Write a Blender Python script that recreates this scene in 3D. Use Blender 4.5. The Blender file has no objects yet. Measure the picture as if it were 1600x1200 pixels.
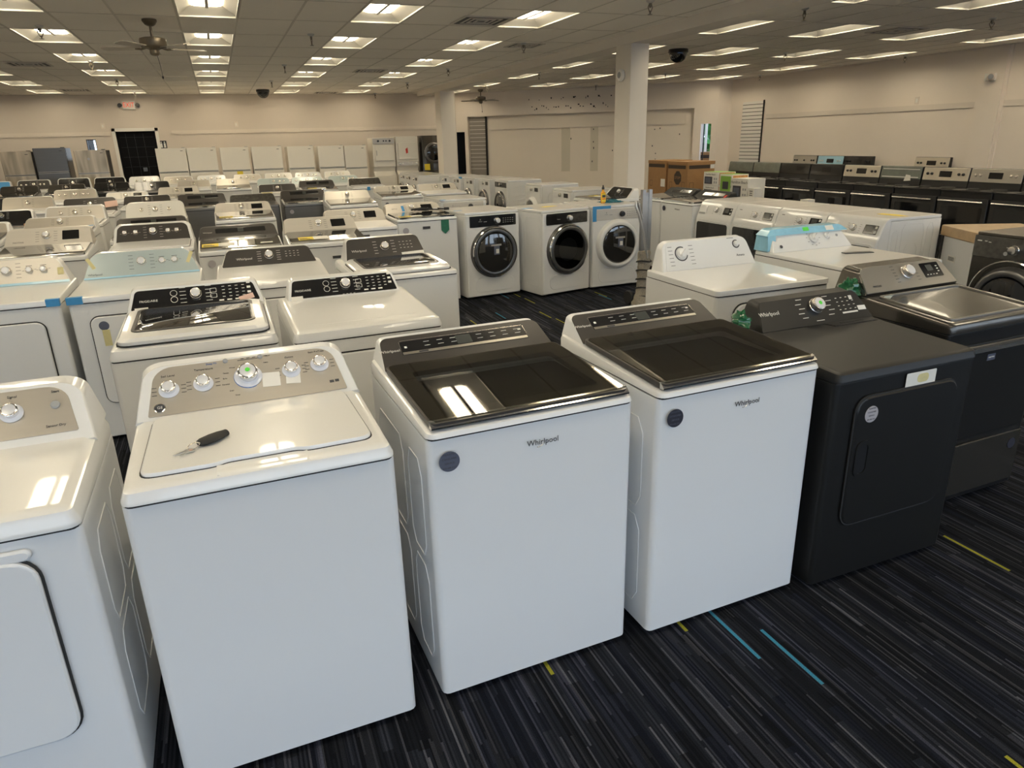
import bpy, bmesh, math, random
from mathutils import Vector, Matrix
random.seed(7)
SC = bpy.context.scene
COL = SC.collection
PI = math.pi

# ------------------------------------------------------------------ materials
def _new(name):
    m = bpy.data.materials.new(name); m.use_nodes = True
    nt = m.node_tree; b = nt.nodes['Principled BSDF']
    return m, nt, b

def P(name, col, rough=.4, metal=0., coat=0., spec=None, var=0., scale=40., bump=0., aniso=False):
    """principled with optional procedural variation of tone / fine bump"""
    m, nt, b = _new(name)
    b.inputs['Base Color'].default_value = (*col, 1)
    b.inputs['Roughness'].default_value = rough
    b.inputs['Metallic'].default_value = metal
    b.inputs['Coat Weight'].default_value = coat
    b.inputs['Coat Roughness'].default_value = .03
    if spec is not None: b.inputs['Specular IOR Level'].default_value = spec
    if var or bump or aniso:
        tc = nt.nodes.new('ShaderNodeTexCoord')
        mp = nt.nodes.new('ShaderNodeMapping'); nt.links.new(tc.outputs['Object'], mp.inputs[0])
        mp.inputs['Scale'].default_value = (.04, 1, 1) if aniso else (1, 1, 1)
        n = nt.nodes.new('ShaderNodeTexNoise'); n.inputs['Scale'].default_value = scale
        n.inputs['Detail'].default_value = 3
        nt.links.new(mp.outputs[0], n.inputs['Vector'])
        if var:
            mx = nt.nodes.new('ShaderNodeMix'); mx.data_type = 'RGBA'
            mx.inputs[6].default_value = (*[c * (1 - var) for c in col], 1)
            mx.inputs[7].default_value = (*[min(1, c * (1 + var)) for c in col], 1)
            nt.links.new(n.outputs['Fac'], mx.inputs[0]); nt.links.new(mx.outputs[2], b.inputs['Base Color'])
        if bump:
            bp = nt.nodes.new('ShaderNodeBump'); bp.inputs['Strength'].default_value = bump
            bp.inputs['Distance'].default_value = .002
            nt.links.new(n.outputs['Fac'], bp.inputs['Height']); nt.links.new(bp.outputs[0], b.inputs['Normal'])
    return m

def emit(name, col, s):
    m, nt, b = _new(name)
    b.inputs['Base Color'].default_value = (*col, 1)
    b.inputs['Emission Color'].default_value = (*col, 1)
    b.inputs['Emission Strength'].default_value = s
    return m

def glassy(name, tint, ior=1.5, rough=.02):
    """tinted pane: see-through with mirror reflection by fresnel"""
    m = bpy.data.materials.new(name); m.use_nodes = True; nt = m.node_tree
    nt.nodes.clear()
    o = nt.nodes.new('ShaderNodeOutputMaterial'); mx = nt.nodes.new('ShaderNodeMixShader')
    t = nt.nodes.new('ShaderNodeBsdfTransparent'); g = nt.nodes.new('ShaderNodeBsdfGlossy')
    f = nt.nodes.new('ShaderNodeFresnel'); f.inputs[0].default_value = ior
    t.inputs[0].default_value = (*tint, 1); g.inputs['Roughness'].default_value = rough
    ge = nt.nodes.new('ShaderNodeNewGeometry'); sb = nt.nodes.new('ShaderNodeMath'); sb.operation = 'SUBTRACT'; sb.inputs[0].default_value = 1.
    ml = nt.nodes.new('ShaderNodeMath'); ml.operation = 'MULTIPLY'
    nt.links.new(ge.outputs['Backfacing'], sb.inputs[1]); nt.links.new(f.outputs[0], ml.inputs[0]); nt.links.new(sb.outputs[0], ml.inputs[1])
    nt.links.new(ml.outputs[0], mx.inputs[0]); nt.links.new(t.outputs[0], mx.inputs[1])
    nt.links.new(g.outputs[0], mx.inputs[2]); nt.links.new(mx.outputs[0], o.inputs[0])
    return m

M = {}
M['white'] = P('white_enamel', (.78, .785, .775), .3, 0, .7)
M['fridgewhite'] = P('warm_tinted_enamel', (.84, .80, .72), .5)  # white enamel with the warm room light tinted into its colour
M['whitefront'] = P('white_painted_steel', (.76, .775, .785), .34, 0, .25)
M['offwhite'] = P('offwhite_plastic', (.74, .72, .66), .3, 0, .2)
M['silver'] = P('silver_panel', (.50, .465, .405), .36, .55, 0, var=.05, scale=30, aniso=True)
M['silverlight'] = P('light_silver_panel', (.62, .585, .52), .38, .35, 0, var=.04, scale=30, aniso=True)
M['steel'] = P('brushed_steel', (.50, .47, .42), .28, .9, 0, var=.08, scale=60, aniso=True)
M['darksteel'] = P('dark_steel', (.17, .17, .17), .3, .8, 0, var=.1, scale=50, aniso=True)
M['slate'] = P('slate_metal', (.095, .088, .077), .22, .7, .3)
M['slatedark'] = P('shaded_slate_front', (.020, .020, .020), .28, .3, .1)  # slate again, darkened in colour because the front gets less light
M['slatelight'] = P('slate_console', (.33, .31, .275), .36, .65, .1)
M['charcoal'] = P('charcoal_plastic', (.05, .045, .041), .36, .15, .15)
M['blackpanel'] = P('black_gloss_panel', (.012, .012, .013), .16, 0, .4)
M['black'] = P('black_satin', (.013, .013, .014), .32)
M['mattblack'] = P('matt_black_plastic', (.012, .012, .012), .55, 0, 0, spec=.3)
M['volcano'] = P('black_satin_enamel', (.008, .008, .0078), .42, 0, 0, spec=.45)
M['deepblack'] = P('deep_black', (.005, .005, .006), .5)
M['rubber'] = P('rubber', (.02, .02, .02), .7)
M['chrome'] = P('chrome', (.86, .85, .83), .09, 1)
M['satinchrome'] = P('satin_chrome', (.70, .68, .64), .25, 1)
M['knobcap'] = P('knob_cap', (.74, .74, .75), .3, .2)
M['skirt'] = P('knob_skirt', (.68, .70, .76), .15, 0, .4)
M['darkglass'] = P('dark_lid_glass', (.022, .021, .019), .05, 0, 1., spec=.8)
M['ovenglass'] = P('oven_glass', (.006, .006, .007), .06, 0, .6)
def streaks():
    m, nt, b = _new('painted_reflection_stainless'); b.inputs['Metallic'].default_value = .85; b.inputs['Roughness'].default_value = .38
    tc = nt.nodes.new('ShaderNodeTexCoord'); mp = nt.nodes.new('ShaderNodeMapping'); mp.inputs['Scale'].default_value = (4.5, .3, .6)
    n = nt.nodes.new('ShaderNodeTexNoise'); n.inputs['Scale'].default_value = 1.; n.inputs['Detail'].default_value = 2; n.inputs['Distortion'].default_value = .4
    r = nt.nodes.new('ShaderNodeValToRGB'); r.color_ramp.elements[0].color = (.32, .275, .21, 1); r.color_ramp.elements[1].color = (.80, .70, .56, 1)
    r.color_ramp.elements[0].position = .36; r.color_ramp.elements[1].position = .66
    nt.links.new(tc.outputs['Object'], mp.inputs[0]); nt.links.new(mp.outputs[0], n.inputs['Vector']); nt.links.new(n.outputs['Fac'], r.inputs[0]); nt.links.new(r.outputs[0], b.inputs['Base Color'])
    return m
M['streaksteel'] = streaks()  # warm room reflections painted as vertical streaks in the base colour
M['display'] = P('display_glass', (.008, .008, .009), .12)
M['lcd'] = P('lcd', (.06, .065, .06), .2)
M['print_w'] = P('white_print', (.72, .70, .64), .6)
M['print_k'] = P('dark_print', (.05, .05, .055), .6)
M['print_b'] = P('blue_print', (.05, .16, .45), .5)
M['film'] = P('blue_film', (.47, .545, .54), .25, .1, .5, var=.08, scale=6, bump=.1)
M['filmedge'] = P('pale_blue_film_edge', (.40, .66, .80), .3, 0, .4)
M['bluewrap'] = P('blue_wrap', (.30, .60, .78), .25, 0, .5, var=.2, scale=14, bump=.5)
M['bluetape'] = P('blue_tape', (.05, .28, .58), .5, var=.1, scale=60)
M['yellowtape'] = P('masking_tape', (.62, .56, .28), .6, var=.1, scale=50)
M['yellow'] = P('yellow_card', (.80, .62, .04), .5)
M['paper'] = P('paper', (.80, .78, .72), .6, var=.05, scale=20)
M['green'] = P('green_sticker', (.10, .72, .06), .5)
M['greentag'] = P('green_tag', (.02, .16, .09), .5, var=.3, scale=40)
M['greenbag'] = P('green_plastic', (.015, .12, .045), .22, 0, .7, var=.6, scale=60, bump=.6)
M['badge'] = P('grey_badge', (.10, .11, .15), .35)
M['badgedark'] = P('dark_badge', (.035, .036, .05), .35)
M['badgelight'] = P('light_badge', (.42, .40, .42), .4)
M['cardboard'] = P('cardboard', (.36, .20, .085), .8, var=.12, scale=12)
M['cardtop'] = P('cardboard_cap', (.52, .36, .19), .5, 0, .4, var=.2, scale=18, bump=.4)
M['boxprint'] = P('box_print', (.045, .03, .02), .7)
M['wrapblack'] = P('dark_plastic_wrap', (.012, .012, .012), .12, 0, .8, var=.6, scale=30, bump=.9)
M['cloudwrap'] = P('film_wrapped_glass', (.20, .22, .19), .22, .2, .4, var=.25, scale=10, bump=.3)
M['filmpanel'] = P('film_wrapped_panel', (.09, .085, .075), .12, .3, .7, var=.7, scale=24, bump=.9)
M['steelwall'] = M['steel']
M['wood'] = P('pinkish_wood', (.60, .33, .18), .5, var=.1, scale=30)
M['amber'] = P('amber_liquid', (.85, .40, .02), .15, 0, .6)
M['teal'] = P('teal_cloth', (.03, .15, .19), .9, var=.4, scale=60, bump=.5)
M['blanket'] = P('grey_woven_blanket', (.30, .27, .22), .95, var=.85, scale=130, bump=1.)
M['alu'] = P('aluminium', (.62, .62, .62), .3, 1, var=.06, scale=20)
M['truckbar'] = P('polished_bar', (.72, .71, .69), .3, .5)
M['bronze'] = P('fan_bronze', (.20, .17, .125), .38, .7)
M['blade'] = P('fan_blade', (.50, .45, .37), .45, var=.06, scale=20)
M['lensgrey'] = P('frosted', (.35, .36, .36), .3)
M['red'] = P('red_print', (.65, .05, .03), .5)
M['pinkpaper'] = P('pink_foam', (.70, .48, .40), .6)
M['leaf'] = P('leaf', (.06, .20, .03), .6, var=.5, scale=8)
M['greenprint'] = P('green_print', (.22, .42, .06), .5)
M['foodprint'] = P('orange_print', (.62, .30, .10), .6, var=.7, scale=30)
M['glass'] = glassy('window_glass', (.92, .95, .95))
M['lidglass'] = glassy('smoked_lid_glass', (.60, .59, .55), 1.5)
M['doorglass'] = glassy('smoked_door_glass', (.25, .26, .27), 1.6)
M['tub'] = P('grey_tub_ring', (.42, .44, .40), .35)
M['basket'] = P('stainless_basket', (.32, .32, .31), .3, .8)

# room surfaces
def wallmat(name, col):
    m, nt, b = _new(name)
    tc = nt.nodes.new('ShaderNodeTexCoord')
    n = nt.nodes.new('ShaderNodeTexNoise'); n.inputs['Scale'].default_value = .9; n.inputs['Detail'].default_value = 5
    mx = nt.nodes.new('ShaderNodeMix'); mx.data_type = 'RGBA'
    mx.inputs[6].default_value = (*[c * .95 for c in col], 1); mx.inputs[7].default_value = (*[c * 1.05 for c in col], 1)
    n2 = nt.nodes.new('ShaderNodeTexNoise'); n2.inputs['Scale'].default_value = 180
    bp = nt.nodes.new('ShaderNodeBump'); bp.inputs['Strength'].default_value = .12; bp.inputs['Distance'].default_value = .002
    for k in (n, n2): nt.links.new(tc.outputs['Object'], k.inputs['Vector'])
    nt.links.new(n.outputs['Fac'], mx.inputs[0]); nt.links.new(mx.outputs[2], b.inputs['Base Color'])
    nt.links.new(n2.outputs['Fac'], bp.inputs['Height']); nt.links.new(bp.outputs[0], b.inputs['Normal'])
    b.inputs['Roughness'].default_value = .7
    return m
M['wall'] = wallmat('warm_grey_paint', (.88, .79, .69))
M['wallback'] = wallmat('wall_paint_darkened', (.70, .625, .545))  # same paint as the other walls, darkened to offset strong lamp light
M['wall2'] = wallmat('warm_grey_paint_recess', (.84, .755, .645))
M['column'] = wallmat('column_paint', (.76, .71, .64))
M['patch'] = wallmat('patched_plaster', (.66, .60, .48))
M['trim'] = wallmat('trim_paint', (.78, .70, .61))
M['tile'] = wallmat('ceiling_tile', (.90, .85, .77))
M['tbar'] = P('ceiling_grid_bar', (.62, .57, .50), .5)
M['reflector'] = P('troffer_reflector', (.80, .78, .72), .45)
M['lamp'] = emit('fluorescent_lens', (1., .87, .64), 15.5)
M['slatgrey'] = P('slatwall_grey', (.30, .27, .24), .5)
M['slatwhite'] = P('slatwall_white', (.86, .83, .77), .5)
M['doorblack'] = P('door_and_unlit_black', (.004, .004, .0045), .6, spec=.15)
M['exitred'] = emit('exit_letters', (.85, .10, .05), .55)
M['asphalt'] = P('asphalt', (.20, .20, .21), .9, var=.2, scale=6)

def carpet():
    m, nt, b = _new('striped_carpet')
    N, L = nt.nodes, nt.links
    def mth(op, a=None, c=None):
        n = N.new('ShaderNodeMath'); n.operation = op
        for i, q in enumerate((a, c)):
            if q is None: continue
            if isinstance(q, (int, float)): n.inputs[i].default_value = q
            else: L.new(q, n.inputs[i])
        return n.outputs[0]
    tc = N.new('ShaderNodeTexCoord'); sp = N.new('ShaderNodeSeparateXYZ'); L.new(tc.outputs['Object'], sp.inputs[0])
    x, y = sp.outputs[0], sp.outputs[1]
    def layer(wid, length, seed):
        col = mth('FLOOR', mth('DIVIDE', x, wid))
        w1 = N.new('ShaderNodeTexWhiteNoise'); w1.noise_dimensions = '1D'; L.new(mth('ADD', col, seed), w1.inputs['W'])
        off = mth('MULTIPLY', w1.outputs['Value'], 7.3)
        seg = mth('FLOOR', mth('DIVIDE', mth('ADD', y, off), length))
        cb = N.new('ShaderNodeCombineXYZ'); L.new(col, cb.inputs[0]); L.new(seg, cb.inputs[1]); cb.inputs[2].default_value = seed
        w2 = N.new('ShaderNodeTexWhiteNoise'); w2.noise_dimensions = '3D'; L.new(cb.outputs[0], w2.inputs['Vector'])
        return w2.outputs['Value']
    def ramp(v, stops):
        r = N.new('ShaderNodeValToRGB'); r.color_ramp.interpolation = 'CONSTANT'
        e = r.color_ramp.elements
        e[0].position = stops[0][0]; e[0].color = (*stops[0][1], 1)
        e[1].position = stops[1][0]; e[1].color = (*stops[1][1], 1)
        for p, c in stops[2:]:
            k = e.new(p); k.color = (*c, 1)
        L.new(v, r.inputs[0]); return r.outputs[0]
    def mix(a, c, f, typ='MIX'):
        n = N.new('ShaderNodeMix'); n.data_type = 'RGBA'; n.blend_type = typ
        for i, q in ((6, a), (7, c), (0, f)):
            if isinstance(q, tuple): n.inputs[i].default_value = (*q, 1)
            elif isinstance(q, float): n.inputs[i].default_value = q
            else: L.new(q, n.inputs[i])
        return n.outputs[2]
    d0, d1 = (.0085, .0098, .0135), (.0145, .0165, .0215)
    fine = ramp(layer(.0065, .42, 3.), [(0, d0), (.30, d1), (.62, (.026, .028, .035)), (.86, (.056, .058, .068)), (.96, (.08, .082, .093))])
    wide = ramp(layer(.034, .55, 11.), [(0, (.55, .55, .55)), (.35, (.9, .9, .95)), (.6, (.72, .75, .90)), (.80, (1.3, 1.3, 1.32)), (.93, (.6, .6, .62))])
    base = mix(fine, wide, 1., 'MULTIPLY')
    acc = layer(.0135, .30, 29.)
    isb = mth('GREATER_THAN', acc, .9945); isy = mth('MULTIPLY', mth('GREATER_THAN', acc, .9870), mth('LESS_THAN', acc, .9945))
    c1 = mix(base, (.045, .22, .34), isb); c2 = mix(c1, (.30, .29, .03), isy)
    tx = N.new('ShaderNodeTexNoise'); tx.inputs['Scale'].default_value = 330; L.new(tc.outputs['Object'], tx.inputs['Vector'])
    w = N.new('ShaderNodeMapRange'); w.inputs[1].default_value = .3; w.inputs[2].default_value = .7; w.inputs[3].default_value = .62; w.inputs[4].default_value = 1.35
    L.new(tx.outputs['Fac'], w.inputs[0])
    cc = N.new('ShaderNodeCombineXYZ')
    for i in range(3): L.new(w.outputs[0], cc.inputs[i])
    c3 = mix(c2, cc.outputs[0], 1., 'MULTIPLY')
    L.new(c3, b.inputs['Base Color']); b.inputs['Roughness'].default_value = .95
    b.inputs['Specular IOR Level'].default_value = .1
    bp = N.new('ShaderNodeBump'); bp.inputs['Strength'].default_value = .5; bp.inputs['Distance'].default_value = .003
    L.new(tx.outputs['Fac'], bp.inputs['Height']); L.new(bp.outputs[0], b.inputs['Normal'])
    return m
M['carpet'] = carpet()

# ------------------------------------------------------------------ mesh helpers
def rrect(w, d, r, seg=4, cx=0., cy=0.):
    r = min(r, w / 2 - 1e-4, d / 2 - 1e-4); pts = []
    for qx, qy, a0 in ((1, -1, -PI / 2), (1, 1, 0), (-1, 1, PI / 2), (-1, -1, PI)):
        for i in range(seg + 1):
            a = a0 + PI / 2 * i / seg
            pts.append((cx + qx * (w / 2 - r) + r * math.cos(a), cy + qy * (d / 2 - r) + r * math.sin(a)))
    return pts

def trap(wb, wt, h, r, s0=0., seg=6, rb=.0):
    """trapezoid outline (x,s): wide base, narrower top with round top corners"""
    pts = []
    def corner(p, a, b, rad):
        if rad <= 0: pts.append(p); return
        va = Vector((a[0] - p[0], a[1] - p[1])).normalized(); vb = Vector((b[0] - p[0], b[1] - p[1])).normalized()
        ang = va.angle(vb); t = rad / math.tan(ang / 2); pv = Vector(p)
        c = pv + (va + vb).normalized() * (rad / math.sin(ang / 2))
        s = pv + va * t - c; e = pv + vb * t - c
        tot = s.angle(e); sg = 1 if s.cross(e) > 0 else -1
        for i in range(seg + 1):
            th = sg * tot * i / seg; cs, sn = math.cos(th), math.sin(th)
            pts.append((c.x + s.x * cs - s.y * sn, c.y + s.x * sn + s.y * cs))
    q = [(-wb / 2, s0), (wb / 2, s0), (wt / 2, s0 + h), (-wt / 2, s0 + h)]
    for i, p in enumerate(q):
        corner(p, q[i - 1], q[(i + 1) % 4], r if i > 1 else rb)
    return pts

def rpoly(q, rs, seg=5):
    pts = []
    for i, p in enumerate(q):
        p = Vector(p); va = (Vector(q[i - 1]) - p).normalized(); vb = (Vector(q[(i + 1) % len(q)]) - p).normalized(); t = rs[i]
        for k in range(seg + 1):
            f = k / seg; a = p + va * t * (1 - f) ** 2 + vb * t * f ** 2; pts.append((a.x, a.y))
    return pts

WN = {'top_casing', 'console', 'lid', 'cabinet', 'top_panel', 'front_panel', 'door', 'lid_glass', 'lid_frame', 'control_panel', 'fridge_door', 'freezer_door', 'cooktop', 'top_ridge', 'washer_body', 'dryer_body', 'cardboard_cap', 'wrapped_body'}
class MB:
    def __init__(s, oy=0.): s.v = []; s.f = []; s.oy = oy
    def add(s, vs, fs):
        n = len(s.v); s.v += [(p[0], p[1] + s.oy, p[2]) for p in vs]; s.f += [tuple(i + n for i in f) for f in fs]; return s
    def box(s, x0, x1, y0, y1, z0, z1):
        return s.add([(x0, y0, z0), (x1, y0, z0), (x1, y1, z0), (x0, y1, z0), (x0, y0, z1), (x1, y0, z1), (x1, y1, z1), (x0, y1, z1)],
                     [(0, 3, 2, 1), (4, 5, 6, 7), (0, 1, 5, 4), (1, 2, 6, 5), (2, 3, 7, 6), (3, 0, 4, 7)])
    def loft(s, rings, cap0=True, cap1=True):
        n = len(rings[0]); vs = [p for r in rings for p in r]; fs = []
        for k in range(len(rings) - 1):
            for i in range(n):
                j = (i + 1) % n; fs.append((k * n + i, k * n + j, (k + 1) * n + j, (k + 1) * n + i))
        if cap0: fs.append(tuple(range(n))[::-1])
        if cap1: fs.append(tuple(range((len(rings) - 1) * n, len(rings) * n)))
        return s.add(vs, fs)
    def rbox(s, w, d, z0, z1, r=.02, bev=.006, cx=0., cy=0., seg=3):
        """box with rounded vertical edges and a softened rim top and bottom"""
        R = lambda g, z: [(x, y, z) for x, y in rrect(w - 2 * g, d - 2 * g, max(r - g, .001), seg, cx, cy)]
        return s.loft([R(bev, z0), R(0, z0 + bev), R(0, z1 - bev), R(bev * .3, z1 - bev * .3), R(bev, z1)])
    def lathe(s, prof, mat=None, seg=20, cap=True):
        mat = mat or Matrix(); rings = []
        for r, z in prof:
            rings.append([tuple(mat @ Vector((r * math.cos(2 * PI * i / seg), r * math.sin(2 * PI * i / seg), z))) for i in range(seg)])
        return s.loft(rings, cap, cap)
    def tube(s, path, r, seg=8, closed=False):
        n = len(path); P_ = [Vector(p) for p in path]; rings = []
        up = Vector((0, 0, 1)); prev = None
        for i, p in enumerate(P_):
            a = P_[i - 1] if (i or closed) else p; b = P_[(i + 1) % n] if (i < n - 1 or closed) else p
            t = (b - a).normalized()
            u = prev - t * prev.dot(t) if prev is not None else t.cross(up if abs(t.z) < .9 else Vector((1, 0, 0)))
            u.normalize(); w = t.cross(u); prev = u
            rr = r[i] if isinstance(r, (list, tuple)) else r
            rings.append([tuple(p + (u * math.cos(2 * PI * k / seg) + w * math.sin(2 * PI * k / seg)) * rr) for k in range(seg)])
        if closed: rings.append(rings[0])
        return s.loft(rings, not closed, not closed)
    def plate(s, pts, mat, t, bev=.0):
        """outline in a plane's XY, thickness t along its Z"""
        if bev:
            cx = sum(p[0] for p in pts) / len(pts); cy = sum(p[1] for p in pts) / len(pts)
            mx = max(abs(p[0] - cx) for p in pts); my = max(abs(p[1] - cy) for p in pts)
            ins = [(cx + (p[0] - cx) * (1 - bev / mx), cy + (p[1] - cy) * (1 - bev / my)) for p in pts]
            rs = [[tuple(mat @ Vector((x, y, 0))) for x, y in pts], [tuple(mat @ Vector((x, y, t - bev))) for x, y in pts],
                  [tuple(mat @ Vector((x, y, t))) for x, y in ins]]
        else:
            rs = [[tuple(mat @ Vector((x, y, z))) for x, y in pts] for z in (0, t)]
        return s.loft(rs)
    def ring(s, outer, inner, mat, t):
        """flat ring with thickness between two outlines of equal count"""
        n = len(outer)
        V = [[tuple(mat @ Vector((x, y, z))) for x, y in o] for o, z in ((outer, 0), (outer, t), (inner, t), (inner, 0))]
        return s.loft(V + [V[0]], False, False)
    def build(s, name, mat, parent=None, smooth=38):
        me = bpy.data.meshes.new(name); me.from_pydata(s.v, [], s.f)
        bm = bmesh.new(); bm.from_mesh(me)
        bmesh.ops.remove_doubles(bm, verts=bm.verts, dist=1e-6)
        bmesh.ops.recalc_face_normals(bm, faces=bm.faces); bm.to_mesh(me); bm.free()
        if smooth:
            me.polygons.foreach_set('use_smooth', [True] * len(me.polygons))
            me.set_sharp_from_angle(angle=math.radians(smooth))
        me.materials.append(mat if not isinstance(mat, str) else M[mat])
        o = bpy.data.objects.new(name, me); COL.objects.link(o)
        if parent: o.parent = parent
        if name in WN: o.modifiers.new('weighted_normals', 'WEIGHTED_NORMAL').keep_sharp = True
        return o

def tag(o, label=None, cat=None, group=None, kind=None):
    for k, v in (('label', label), ('category', cat), ('group', group), ('kind', kind)):
        if v: o[k] = v
    return o

def thing(name, label, cat, loc=(0, 0, 0), rz=0., group=None):
    o = bpy.data.objects.new(name, None); o.empty_display_size = .2; COL.objects.link(o)
    o.location = loc; o.rotation_euler = (0, 0, rz)
    return tag(o, label, cat, group)

def copy_tree(o, parent=None):
    c = o.copy(); COL.objects.link(c)
    if parent: c.parent = parent
    for ch in o.children: copy_tree(ch, c)
    return c

def dup(root, loc, rz, label, group=None):
    c = copy_tree(root); c.location = loc; c.rotation_euler = (0, 0, rz); c['label'] = label
    if group: c['group'] = group
    return c

T = Matrix.Translation
FRONT = Matrix(((1, 0, 0, 0), (0, 0, -1, 0), (0, 1, 0, 0), (0, 0, 0, 1)))   # local XY -> world XZ, Z -> -Y
_txt = {}
def text(s, size, mat, matrix, parent, name='lettering', align='CENTER', depth=.0004):
    key = (s, size, align)
    if key not in _txt:
        cu = bpy.data.curves.new('t', 'FONT'); cu.body = s; cu.size = size; cu.align_x = align; cu.align_y = 'CENTER'
        cu.extrude = depth; cu.resolution_u = 2
        ob = bpy.data.objects.new('t', cu); COL.objects.link(ob)
        me = bpy.data.meshes.new_from_object(ob.evaluated_get(bpy.context.evaluated_depsgraph_get()))
        bpy.data.objects.remove(ob); _txt[key] = me
    me = _txt[key].copy(); me.transform(matrix); me.materials.clear(); me.materials.append(M[mat])
    o = bpy.data.objects.new(name, me); COL.objects.link(o); o.parent = parent
    return o

# ------------------------------------------------------------------ laundry machines
def marks(root, PM, oy, items, mat, name='panel_print'):
    b = MB(oy)
    for u, s, w, h in items:
        b.plate([(u - w / 2, s - h / 2), (u + w / 2, s - h / 2), (u + w / 2, s + h / 2), (u - w / 2, s + h / 2)], PM, .0006)
    return b.build(name, mat, root, 0)

_knob = {}
def knob(root, PM, oy, u, s, r, style='chrome', h=None, sub=True):
    """dial on a control panel: skirt, ribbed body, cap"""
    h = h or r * .95
    Q = T((0, oy, 0)) @ PM @ T((u, s, .002))
    def mk(key, prof, mat, seg=22):
        kk = (key, round(r, 4), mat)
        if kk not in _knob:
            o = MB().lathe([(a * r, z * h) for a, z in prof], None, seg).build('knob', mat)
            _knob[kk] = o.data; bpy.data.objects.remove(o)
        return _knob[kk]
    def put(n, me, par, mtx):
        o = bpy.data.objects.new(n, me); COL.objects.link(o); o.parent = par; o.matrix_local = mtx; return o
    if style == 'chrome':
        k = put('knob', mk('b', [(1.0, 0), (1.0, .22), (.93, .3), (.9, .8), (.84, .95), (.72, 1.0)], 'satinchrome'), root, Q)
        if sub: put('knob_cap', mk('c', [(.74, .9), (.74, 1.0), (.66, 1.06), (.3, 1.07)], 'knobcap'), k, Matrix())
    elif style == 'skirt':
        k = put('knob', mk('b2', [(.84, .1), (.84, .5), (.9, .75), (.9, 1.0), (.8, 1.08), (.7, 1.08)], 'chrome'), root, Q)
        put('knob_skirt', mk('s', [(1.28, 0), (1.28, .06), (1.0, .16), (.86, .3)], 'skirt'), k, Matrix())
        put('knob_cap', mk('c2', [(.72, 1.0), (.72, 1.12), (.6, 1.15), (.2, 1.15)], 'knobcap'), k, Matrix())
    elif style == 'white':
        k = put('knob', mk('w', [(1.0, 0), (1.0, .25), (.8, .45), (.74, .6), (.5, .64)], 'white'), root, Q)
        g = MB().box(-.8 * r, .8 * r, -.16 * r, .16 * r, .4 * h, 1.05 * h).build('knob_grip', 'white', k); g.matrix_local = Matrix.Rotation(.7, 4, 'Z')
    else:
        k = put('knob', mk('p' + style, [(1.0, 0), (1.0, .3), (.86, .4), (.8, 1.0), (.6, 1.05)], style), root, Q)
    return k

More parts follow.
